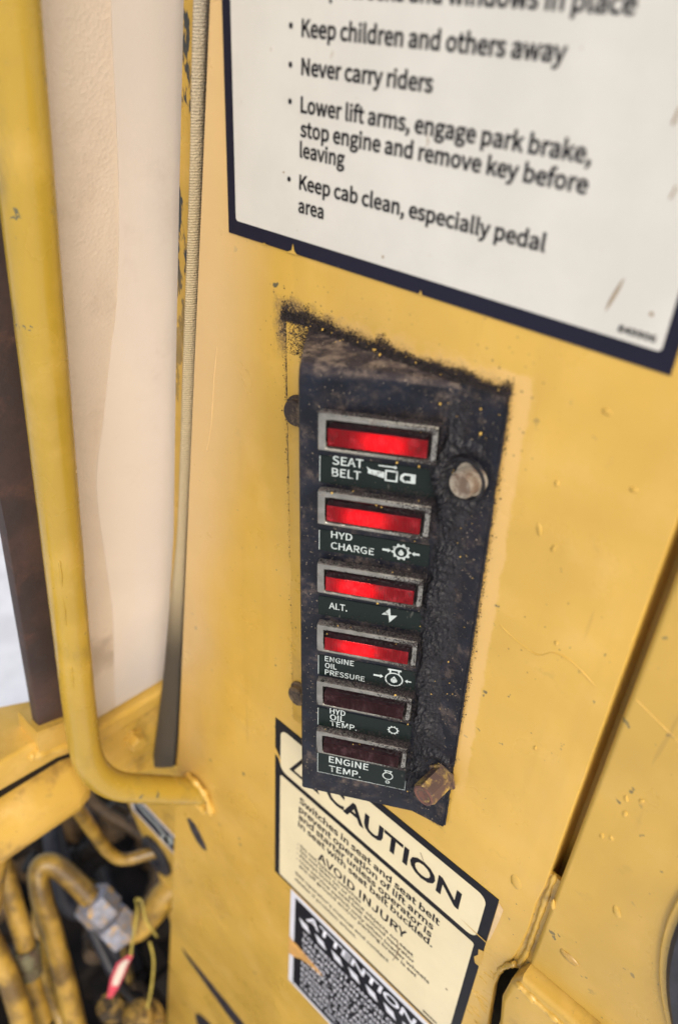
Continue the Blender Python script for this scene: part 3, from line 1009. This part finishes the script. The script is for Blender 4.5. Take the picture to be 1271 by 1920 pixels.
flats("scratch", [[(70.6, 128.4), (70.0, 125.2), (68.9, 121.6), (67.7, 118.8), (68.0, 121.6), (69.0, 125.0), (70.0, 127.6)]], PIL, MSC, sg, h=SH)
flats("scratch", [[(-52.8, 133.6), (-52.0, 133.9), (-51.8, 133.4), (-52.6, 133.2)], circ(-7, 112.0 + 4, .45, 8), circ(79.5, 121.6, .6, 8), [(76, 148), (76.8, 151), (77.2, 150.6), (76.5, 147.8)], [(72, 163), (72.9, 166.5), (73.6, 166.4), (72.6, 162.6)]], PIL, MSC, sg, h=SH)
# torn bits of the border where yellow shows
flats("tear", [[(-50.5, 107.9), (-45, 107.9), (-46.6, 109.0), (-47.4, 111.4), (-48.0, 109.0)], [(8.2, 107.9), (9.6, 107.9), (9.0, 109.6)], [(-64, 107.9), (-60, 107.9), (-62, 108.5)]], PIL, PAINT, sg, h=.56)

# ------------------------------------------------------------------ CAUTION decal
cd = thing("caution_decal", "cream caution decal with black border, partly under the warning light box", "decal", (15, 0, -282))
prism("border", [(-55.6, -282), (85.6, -282), (85.6, -137), (-55.6, -137)], .05, .30, PIL, BLACKV, cd)
prism("header_field", rrect(-51.2, -176.3, 80.5, -142.2, 5), .31, .44, PIL, CREAM2, cd)
prism("text_field", rrect(-51.2, -279.2, 80.5, -180.6, 1.5), .31, .44, PIL, CREAM2, cd)
CH = .56
text("headline", "CAUTION", -16.5, 69.0, -165.4, 12.2, PIL, INK, cd, bold=.028, h=CH, heavy=True)
tri = [[(-44, -169), (-21, -169), (-32.5, -148)], [(-40.4, -166.8), (-24.6, -166.8), (-32.5, -152.2)]]
flat("warning_triangle", [[tri[0], tri[1][::-1]]], PIL, INK, cd, h=CH)
flat("exclamation_mark", [[(-33.6, -156), (-31.4, -156), (-31.9, -162), (-33.1, -162)], circ(-32.5, -164.2, .9, 10)], PIL, INK, cd, h=CH)
for body, x0, x1, z, cap in [("Switches in seat and seat belt", -35.6, 61.7, -190.2, 5.1), ("prevent operation of lift arms", -35.7, 59.0, -197.9, 5.1),
                             ("and starter unless operator is", -35.8, 58.9, -205.2, 5.1), ("in seat with seat belt buckled.", -36.0, 60.6, -212.4, 5.1)]:
    text("text_line", body, x0, x1, z, cap, PIL, INK, cd, bold=.018, h=CH)
text("text_line", "AVOID INJURY", -19.4, 45.2, -226.4, 7.2, PIL, INK, cd, bold=.013, h=CH)
for body, x0, x1, z, cap in [("- Do not bypass switches", -36.2, 14, -230.9, 2.9), ("- Do not lean on or place objects on seat", -36.4, 51.3, -235.6, 2.9), ("- Always buckle seat belt around operator", -36.5, 52.7, -240.6, 2.9),
                             ("- Use service switch only when loader wheels", -36.6, 63.5, -246.2, 2.9), ("are off ground and/or parking brake is set", -34.0, 55.6, -251.3, 2.9),
                             ("See operator's manual and contact", -37.1, 37.3, -262.4, 3.0), ("dealer if problem arises.", -37.1, 13.8, -269.2, 3.0)]:
    text("text_line", body, x0, x1, z, cap, PIL, INK, cd, bold=.014, h=CH)
text("serial_number", "950420", 63.5, 73, -276.8, 2.2, PIL, INK, cd, bold=.02, h=CH)
# tears and chips where paint shows through the decal
flats("tear", [[(-55.8, -160), (-53.6, -163), (-51.6, -166), (-50.8, -170), (-51.6, -171), (-52.6, -168), (-55.8, -166)], [(70.5, -170.8), (86, -171.6), (86, -172.4), (79, -172.0)],
              [(85.9, -180), (83.2, -181.5), (83.8, -186), (82.2, -190), (83.4, -194), (85.9, -194)]], PIL, PAINT, cd, h=.50)
flats("scratch", [[(40, -233), (40.7, -232.6), (42.6, -244), (40, -256), (39.6, -255.6), (41.8, -244)], circ(73.5, -236, .8, 9), [(44, -148), (46.5, -152), (46.8, -151.6), (44.4, -147.6)]], PIL, MSC, cd, h=.6)
# edge of the pale old coat beside it
flat("pale_paint_edge", [[(85.9, -138.6), (88.6, -141.0), (88.4, -150), (86.9, -168), (85.9, -171)]], PIL, simple("pale_yellow_paint", (.74, .52, .26), .45, bump=0).m, cd, h=.20)

# ------------------------------------------------------------------ ATTENTION decal
at = thing("attention_decal", "black and white attention decal below the caution decal", "decal", (20, 0, -402))
prism("white_backing", [(-40.8, -402), (86, -402), (86, -284.6), (-40.8, -284.6)], .05, .30, PIL, WHITE_V, at)
prism("black_field", [(-36.4, -398), (82, -398), (82, -289.0), (-36.4, -289.0)], .31, .44, PIL, BLACKV, at)
text("headline", "ATTENTION", -26.6, 60.5, -301.2, 8.6, PIL, WHITE_V, at, bold=.028, h=.56, slant=.12, heavy=True)
for i in range(8):
    x = -32.6 + i * 14.2
    flat("slanted_bar", [[(x + 3.4, -313.6), (x + 10.6, -313.6), (x + 7.6, -306.8), (x, -306.8)]], PIL, WHITE_V, at, h=.56)
lines = ["TO PREVENT DAMAGE OR", "MALFUNCTION OF HYDRAULIC", "VALVES DO NOT PAINT THE", "SPOOL ENDS. KEEP AREA", "CLEAN. THE FAULT LIGHT", "MUST GO OUT AFTER THE", "ENGINE IS STARTED. STOP", "ENGINE AND CHECK OIL IF", "IT STAYS ON. ALWAYS USE", "CLEAN OIL"]
for i, b in enumerate(lines):
    text("text_line", b, -28.7, -28.7 + 4.0 * len(b) * (1 + .05 * math.sin(i * 2.)), -323.5 - i * 7.6, 4.4, PIL, WHITE_V, at, bold=.012, h=.56)
flats("tear", [[(-41, -341), (-38, -343), (-33, -342.5), (-24, -344), (-14, -346), (-8.6, -348.2), (-12, -350), (-22, -352), (-30, -356), (-36, -362), (-41, -364)]], PIL, simple("scraped_ochre", (.66, .36, .10), .5, bump=.1).m, at, h=.62)

# ------------------------------------------------------------------ black round cover at the right edge
rc = thing("round_cover", "black round rubber cover with yellow rim at the lower right edge", "cover", (272, 0, -191))
lathe("rim", [(126.5, 0), (129.5, 0), (129.5, 1.6), (129, 2.0), (126.5, 2.0)], (272, -2.0, -62), (0, -1, 0), PAINT, rc, seg=96)
lathe("cover", [(126.2, 0), (126.2, 3.5), (124.5, 4.8), (60, 6), (0, 6.2)], (272, -2.0, -62), (0, -1, 0), RUBBER, rc, seg=96)

# ------------------------------------------------------------------ warning light box
wl = thing("warning_light_box", "black steel warning light box with six red indicator lights, dirty, bolted to the pillar", "warning lights", (14, 0, -124))
prof = [(-21.5, .1), (-21.5, 1.0), (-20.5, 1.7), (0, 27.3), (45.3, 1.75), (62, 1.7), (62, .1)]
bm = bmesh.new()
def ring(v, tops=None):
    return [bm.verts.new(HOUS(a, v + (tops[i] if tops else 0), b)) for i, (a, b) in enumerate(prof)]
prism('painted_flange', [(-33, 0), (-21.7, 0), (-21.7, 209.2), (-33, 209.2)], .05, 1.3, HOUS, PAINT_W, wl, bev=.4, label='left mounting flange under the yellow paint')
r0 = ring(0, [0, 0, 0, 0, 0, 4.8, 4.8])
r1 = ring(209.5, [0, 0, 0, -2.0, -1.0, 0, 0])
n = len(prof)
bm.faces.new(r0); bm.faces.new(r1[::-1])
side = []
for i in range(n):
    bm.faces.new((r0[i], r0[(i + 1) % n], r1[(i + 1) % n], r1[i]))
bmesh.ops.recalc_face_normals(bm, faces=bm.faces[:])
bm.edges.ensure_lookup_table()
def find(a, b):
    for e in bm.edges:
        if set(e.verts) == {a, b}:
            return e
e_top = find(r1[3], r1[4])
e_left = find(r0[3], r1[3])
e_tl = find(r1[2], r1[3])
e_bot = find(r0[3], r0[4])
e_fold = find(r0[4], r1[4])
e_lf = find(r0[2], r1[2])
bmesh.ops.bevel(bm, geom=[e_top], offset=6.5, segments=7, profile=.5, affect='EDGES')
es = [e for e in bm.edges if e.is_valid and len(e.link_faces) == 2 and .35 < e.calc_face_angle(0) and all((v.co - HO).dot(HA) > -26 for v in e.verts) and all((v.co - HO).dot(HA) < 50 for v in e.verts) and all(-v.co.y > 1.9 for v in e.verts)]
bmesh.ops.bevel(bm, geom=es, offset=1.1, segments=3, profile=.5, affect='EDGES', clamp_overlap=True)
from_bm("housing", bm, BOXP, wl, smooth=True, auto=R(40))

# indicator lights: bezel > lens, bulb
def make_lens(name, u0, u1, v0, v1, h0, h1, mat, parent):
    n = 132
    vs, fs = [], []
    for k in range(n + 1):
        t = k / n
        u = u0 + (u1 - u0) * t
        rib = .11 * abs(math.sin(math.pi * t * 33)) if 0 < k < n else 0
        for v in (v0, v1):
            vs.append(FACE(u, v, h1 - .11 + rib))
    for k in range(n):
        fs.append((2 * k, 2 * k + 2, 2 * k + 3, 2 * k + 1))
    v2, f2 = [], []
    e = .04
    for u, v in ((u0 - e, v0 - e), (u1 + e, v0 - e), (u1 + e, v1 + e), (u0 - e, v1 + e)):
        v2 += [FACE(u, v, h0), FACE(u, v, h1 - .02)]
    for k in range(4):
        k2 = (k + 1) % 4
        f2.append((2 * k, 2 * k2, 2 * k2 + 1, 2 * k + 1))
    obj("lens_side", v2, f2, LENS_SIDE, parent)
    return obj(name, vs, fs, mat, parent)

tops = [194.3, 164.6, 133.5, 104.0, 73.6, 44.0]
lit = [1, 1, 1, 1, 0, 0]
hot = [.56, .42, .36, .40, .5, .5]
for i, vt in enumerate(tops):
    u0, u1, v1, v0 = 7.6, 47.4, vt, vt - 14.0
    iu0, iu1, iv1, iv0 = u0 + 3.0, u1 - 2.3, v1 - 2.6, v0 + 1.3
    outer = [(u0, v0), (u1, v0), (u1, v1), (u0, v1)]
    inner = [(iu0, iv0), (iu1, iv0), (iu1, iv1), (iu0, iv1)]
    bz = ring_prism("bezel", outer, inner, -.3, 3.6, FACE, CHROME, wl, bev=.7)
    bm = bmesh.new()
    add_prism(bm, [(iu0 - .3, iv0 - .3), (iu1 + .3, iv0 - .3), (iu1 + .3, iv1 + .3), (iu0 - .3, iv1 + .3)], .15, .4, FACE)
    from_bm("socket", bm, SOCKET, bz)
    ln = make_lens("lens", iu0 + .8, iu1 - .8, iv0 + 1.8, iv1 - 1.9, .5, 5.0, LENS_ON if lit[i] else LENS_OFF, bz)
    ln['label'] = "glowing red lens" if lit[i] else "unlit dark red lens"
    if lit[i]:
        c0 = FACE(iu0 + (iu1 - iu0) * hot[i], (iv0 + iv1) / 2 - .3, 1.9)
        lathe("bulb", [(0, -7.0), (.7, -6.4), (1.0, -3), (1.0, 3), (.7, 6.4), (0, 7.0)], c0, FACE.u, BULB, bz, seg=10)

# label strips with white lettering
labs = [(176.9, 166.2), (146.4, 137.2), (115.6, 106.5), (85.3, 74.4), (55.0, 44.2), (26.4, 13.4)]
texts = [[("SEAT", 12.0, 22.8, 174.0, 3.2), ("BELT", 11.9, 22.1, 169.3, 3.2)], [("HYD", 12.0, 19.9, 143.5, 2.9), ("CHARGE", 12.0, 28.1, 138.7, 2.9)],
         [("ALT.", 11.7, 18.9, 110.3, 3.0)], [("ENGINE", 10.3, 22.4, 82.5, 2.7), ("OIL", 10.4, 15.3, 78.8, 2.7), ("PRESSURE", 10.4, 27.1, 75.1, 2.7)],
         [("HYD", 12.8, 19.6, 52.9, 3.0), ("OIL", 12.9, 19.3, 49.1, 3.2), ("TEMP.", 13.0, 24.8, 45.3, 3.2)], [("ENGINE", 12.8, 30.9, 21.6, 4.0), ("TEMP.", 12.9, 27.6, 15.5, 4.0)]]
def arrow(x0, x1, y, w, hw):
    d = 1 if x1 > x0 else -1
    m = x1 - d * hw * 1.1
    return [(x0, y - w), (m, y - w), (m, y - hw), (x1, y), (m, y + hw), (m, y + w), (x0, y + w)]
def gear(cx, cy, r, teeth, ry=1.0):
    out = []
    for k in range(teeth * 4):
        rr = r * (1.0 if k % 4 in (0, 1) else .80)
        a = 2 * math.pi * k / (teeth * 4)
        out.append((cx + rr * math.cos(a), cy + rr * math.sin(a) * ry))
    return [out, circ(cx, cy, r * .62, teeth * 4)[::-1]]
def drop(cx, cy, r):
    out = [(cx, cy + r * 1.7)]
    for k in range(13):
        a = R(150 - 20 * 0 + 240 * k / 12)
        out.append((cx + r * math.cos(a), cy + r * math.sin(a)))
    return out
def engine(cx, cy, r, w):
    o = circ(cx, cy, r, 28)
    i = circ(cx, cy, r - w, 28)[::-1]
    neck = [[(cx - r * .55, cy + r * .84), (cx - r * .55, cy + r * 1.25), (cx - r * .75, cy + r * 1.25), (cx - r * .75, cy + r * 1.5), (cx + r * .75, cy + r * 1.5), (cx + r * .75, cy + r * 1.25), (cx + r * .55, cy + r * 1.25), (cx + r * .55, cy + r * .84),
             (cx + r * .35, cy + r * .9), (cx + r * .35, cy + r * 1.28), (cx - r * .35, cy + r * 1.28), (cx - r * .35, cy + r * .9)]]
    return [[o, i]] + neck
syms = [[[(23.9, 174.9), (25.2, 174.0), (30.2, 173.6), (30.2, 171.2), (26.6, 171.9), (24.4, 172.4), (24.6, 173.6)],
         [[(30.4, 170.3), (34.8, 170.3), (34.8, 174.6), (30.4, 174.6)], [(31.0, 170.9), (31.0, 174.0), (34.2, 174.0), (34.2, 170.9)]],
         [[(36.9, 170.6), (40.9, 170.6), (40.9, 174.2), (36.9, 174.2), (35.7, 173.2), (35.5, 171.6)], [(37.0, 171.4), (36.5, 172.4), (37.1, 173.4), (39.2, 173.4), (39.2, 171.4)]],
         arrow(28.0, 34.4, 175.9, .22, .75)],
        [gear(37.9, 141.9, 3.6, 10), drop(37.9, 141.4, 1.0), arrow(31.1, 34.2, 141.9, .45, 1.0), arrow(44.6, 41.7, 141.9, .45, 1.0)],
        [[(35.4, 115.4), (32.3, 111.8), (35.0, 112.0), (35.4, 108.4), (38.3, 112.4), (35.8, 112.0)]],
        engine(39.0, 79.3, 3.7, .55) + [drop(39.0, 78.8, 1.35), arrow(30.6, 34.6, 79.9, .45, 1.1), arrow(46.0, 43.4, 79.6, .35, 1.0)],
        [gear(40.4, 50.2, 2.5, 10)],
        engine(39.7, 20.6, 2.4, .45) + [[circ(39.8, 16.6, 1.0, 14), circ(39.8, 16.6, .55, 14)[::-1]]]]
for i, (t, b) in enumerate(labs):
    lb = prism("label_strip", [(7.4, b), (48.0, b), (48.0, t), (7.4, t)], .05, .22, FACE, LABEL, wl)
    for body, x0, x1, y, cap in texts[i]:
        text("lettering", body, x0, x1, y, cap, FACE, WHITE_T, lb, bold=.008, h=.30)
    flat("symbol", syms[i], FACE, WHITE_T, lb, h=.30)
    if i in (0, 1, 3, 4, 5):
        flat("outline", [[(7.5, b + .3), (7.75, b + .3), (7.75, t - .3), (7.5, t - .3)]], FACE, WHITE_T, lb, h=.28)
    if i == 5:
        flat("outline", [[(7.5, b + .1), (47.8, b + .1), (47.8, b + .35), (7.5, b + .35)], [(47.6, b + .4), (47.8, b + .4), (47.8, t), (47.6, t)]], FACE, WHITE_T, lb, h=.29)

# bolts
def bolt(x, z, r_, h, mat, hexa, label):
    pr = [(r_ * 1.25, 0), (r_ * 1.25, 1.0), (r_, 1.1), (r_, h - .9), (r_ * .86, h), (r_ * .55, h - .1), (0, h - .5)]
    return lathe("bolt", pr, (x, -1.6, z), (0, -1, 0), mat, wl, seg=6 if hexa else 24, label=label, twist=.3)
bolt(38.4, 55.8, 4.7, 7.0, BOLT_G, False, "dusty grey round bolt head at upper right")
b2 = bolt(48.6, -86.4, 5.5, 13.5, BOLT_Y, True, "tall rusty hex bolt at lower right with yellow paint left on it")
lathe("bolt_end", [(4.8, 0), (4.7, .3), (4.0, .5), (3.3, .1), (0, -.1)], (48.6, -14.9, -86.4), (0, -1, 0), BOLT_R, b2, seg=20)
bolt(-41.2, 50.0, 5.2, 4.2, BOLT_D, False, "rusty bolt behind the upper left edge")
bolt(-35.6, -101.5, 5.2, 4.6, BOLT_D, False, "rusty bolt behind the lower left edge")

lathe('bolt_recess', [(8.2, 0), (7.8, 1.7), (7.0, 1.9), (6.6, .8), (0, .7)], (36.2, -1.5, 54.8), (0, -1, 0), GRIME, wl, seg=30)
# caked grime right of the lights, along the fold
def face_at(a):                      # height of the box surface over the plate at coordinate a
    return max(1.7, 27.3 - a * .5632)
nu, nv = 90, 420
vs, fs = [], []
bolts_av = [((V3((x, 0, z)) - HO).dot(HA), (V3((x, 0, z)) - HO).dot(HV)) for x, z in ((38.4, 55.8), (48.6, -86.4))]
for j in range(nv + 1):
    v = 6 + 200 * j / nv
    for i in range(nu + 1):
        a = 37.5 + 25.5 * i / nu
        p = V3((a, v, 0))
        cen = 45.6 + 2.5 * noise.noise(V3((.03 * v, 2, 0)))
        wid = 4.8 + 3.2 * noise.noise(V3((.05 * v, 9, 0)))
        m = math.exp(-((a - cen) / (wid * (.55 if a < cen else 1.25))) ** 2)
        m *= .25 + 1.25 * max(0, noise.noise(V3((.075 * v, 5.5, .02 * a))) + .38)
        m *= min(1, max(0, (v - 10) / 14)) * min(1, max(0, (206 - v) / 16))
        fine = noise.noise(p * .5) * .45 + noise.noise(p * 1.1 + V3((4, 4, 4))) * .40 + noise.noise(p * 2.4) * .32
        h = m * 4.6 + (m * 3.4 + .25) * fine - .42
        for ba, bv in bolts_av:
            dd = math.hypot(a - ba + 1.5, v - bv)
            if dd < 15:
                h += (1.6 * math.exp(-((dd - 10.5) / 2.4) ** 2)) * (1 + fine) * (1 if a < ba + 2 else .3)
                if dd < 8.0:
                    h -= (8.0 - dd) * 1.0
        # clear of the bezels on the slanted side
        vs.append(HOUS(a, v, face_at(a) + h))
for j in range(nv):
    for i in range(nu):
        k = j * (nu + 1) + i
        fs.append((k, k + 1, k + nu + 2, k + nu + 1))
gr_o = obj("caked_grime", vs, fs, GRIME, wl, smooth=True, kind='stuff', label="caked black grime right of the lights")

# loose crumbs
def crumbs(name, pts, mat, parent, smin, smax):
    base = [V3(p) for p in ((1, 0, 0), (-1, 0, 0), (0, 1, 0), (0, -1, 0), (0, 0, 1), (0, 0, -1))]
    fc = [(0, 2, 4), (2, 1, 4), (1, 3, 4), (3, 0, 4), (2, 0, 5), (1, 2, 5), (3, 1, 5), (0, 3, 5)]
    vs, fs = [], []
    for p in pts:
        s = rnd.uniform(smin, smax) * (.6 + rnd.random() ** 2)
        q = Matrix.Rotation(rnd.uniform(0, 6.28), 3, V3((rnd.gauss(0, 1), rnd.gauss(0, 1), rnd.gauss(0, 1))))
        o = len(vs)
        for b in base:
            vs.append(V3(p) + (q @ (b * rnd.uniform(.55, 1.2))) * s)
        fs += [tuple(o + i for i in f) for f in fc]
    return obj(name, vs, fs, mat, parent, kind='stuff')
dark, pale_, fleck = [], [], []
# ridge of crumbs where the top meets the pillar, thick at the left corner
for _ in range(16000):
    a = rnd.uniform(-36, 63)
    thick = (6.5 if a < -22 else 4.6) if a < -10 else (3.2 if a < 20 else 2.6)
    thick *= .6 + .8 * abs(noise.noise(V3((a * .12, 3, 3))) + .3)
    v = 209.0 + abs(rnd.gauss(0, 1)) * thick * .55
    top = max(0, 1 - (v - 209.3) / (thick * 1.4 + .1))
    dark.append(HOUS(a, v - .3 * rnd.random(), rnd.random() * 3.0 * top * (1 if a > -20 else .6)))
for _ in range(1500):                # down the left flange and its corner
    v = 209 - abs(rnd.gauss(0, 1)) * 45
    dark.append(HOUS(-33 + rnd.gauss(0, 1.0) + (2.5 * rnd.random() if v > 195 else 0), v, rnd.random() * 1.2))
for _ in range(2400):
    v = 209 - abs(rnd.gauss(0, 1)) * 16
    dark.append(HOUS(-21.5 - abs(rnd.gauss(0, 1)) * (5 if v > 197 else 1.6), v, 1.2 + .4 * rnd.random()))
for _ in range(350):
    v = rnd.uniform(0, 120)
    if noise.noise(V3((v * .05, 8, 1))) > -.1:
        dark.append(HOUS(-33.4 + rnd.gauss(0, .7), v, rnd.random() * .9))
for _ in range(2600):                # right edge of the plate
    v = rnd.uniform(70, 210)
    dark.append(HOUS(62 + rnd.gauss(0, .9) + .8 * noise.noise(V3((v * .2, 1, 1))), v, 1.2 * rnd.random()))
for _ in range(6000):                # over grime and plate
    a = rnd.gauss(48.5, 5.5); v = rnd.uniform(8, 206)
    if a < 38.5 or a > 61.5:
        continue
    dark.append(HOUS(a, v, face_at(a) + .1 + rnd.random() * .9 * math.exp(-((a - 47) / 5) ** 2)))
for vt in tops:                      # on the ledges of the bezels
    for _ in range(1500):
        u = 8 + 40 * rnd.random() ** .6
        dark.append(FACE(u, vt + rnd.random() * .3 + .05, rnd.uniform(.3, 3.4)))
    for _ in range(260):
        u = 11 + 33 * rnd.random() ** .7
        dark.append(FACE(u, vt - 3.2 + rnd.gauss(0, .3), rnd.uniform(3.5, 4.8)))
    for _ in range(420):             # right ends buried
        dark.append(FACE(46.5 + rnd.gauss(0, 1.6), vt - rnd.uniform(-1, 15), rnd.uniform(.3, 4.0) * rnd.random() + .2))
    for _ in range(750):             # smeared over the right part of the frame
        u = 47.3 - abs(rnd.gauss(0, 1)) * 6.0
        vv = vt - rnd.choice((rnd.uniform(.2, 2.8), rnd.uniform(12.4, 13.8), rnd.uniform(0, 14)))
        if u < 43.8 and -12.6 < vv - vt < -2.8:
            continue
        dark.append(FACE(u, vv, 3.62 + rnd.random() * .15))
    for _ in range(700):             # drift on the face above
        dark.append(FACE(10 + 38 * rnd.random() ** .6, vt + abs(rnd.gauss(0, 2.0)), .1 + rnd.random() * .5))
crumbs("dirt_crumbs", dark, CRUMB, wl, .11, .27)
for _ in range(900):
    a = rnd.uniform(-18, 61); v = rnd.uniform(4, 209)
    pale_.append(HOUS(a, v, (face_at(a) if a > 0 else 27.3 + a * 1.25) + .12))
for _ in range(120):
    pale_.append(HOUS(rnd.uniform(-18, 58), 209.2, rnd.uniform(1, 20) * rnd.random()))
crumbs("dust_specks", pale_, PALEC, wl, .08, .22)
for vt in tops:
    for _ in range(6):
        fleck.append(FACE(9 + 38 * rnd.random(), vt - rnd.choice((-.25, 3.0, 3.2, 14.6)), rnd.uniform(1.0, 4.5)))
for _ in range(45):
    a = rnd.uniform(40, 61); v = rnd.uniform(12, 205)
    fleck.append(HOUS(a, v, face_at(a) + .6 + 1.2 * math.exp(-((a - 47) / 5) ** 2)))
for _ in range(26):
    fleck.append(HOUS(rnd.uniform(-25, 60), 209.6 + rnd.random() * 2, rnd.uniform(.5, 6)))
for _ in range(14):
    fleck.append(HOUS(63 + rnd.random() * 2, rnd.uniform(100, 209), .8))
crumbs("paint_flecks", fleck, FLECK, wl, .22, .48)
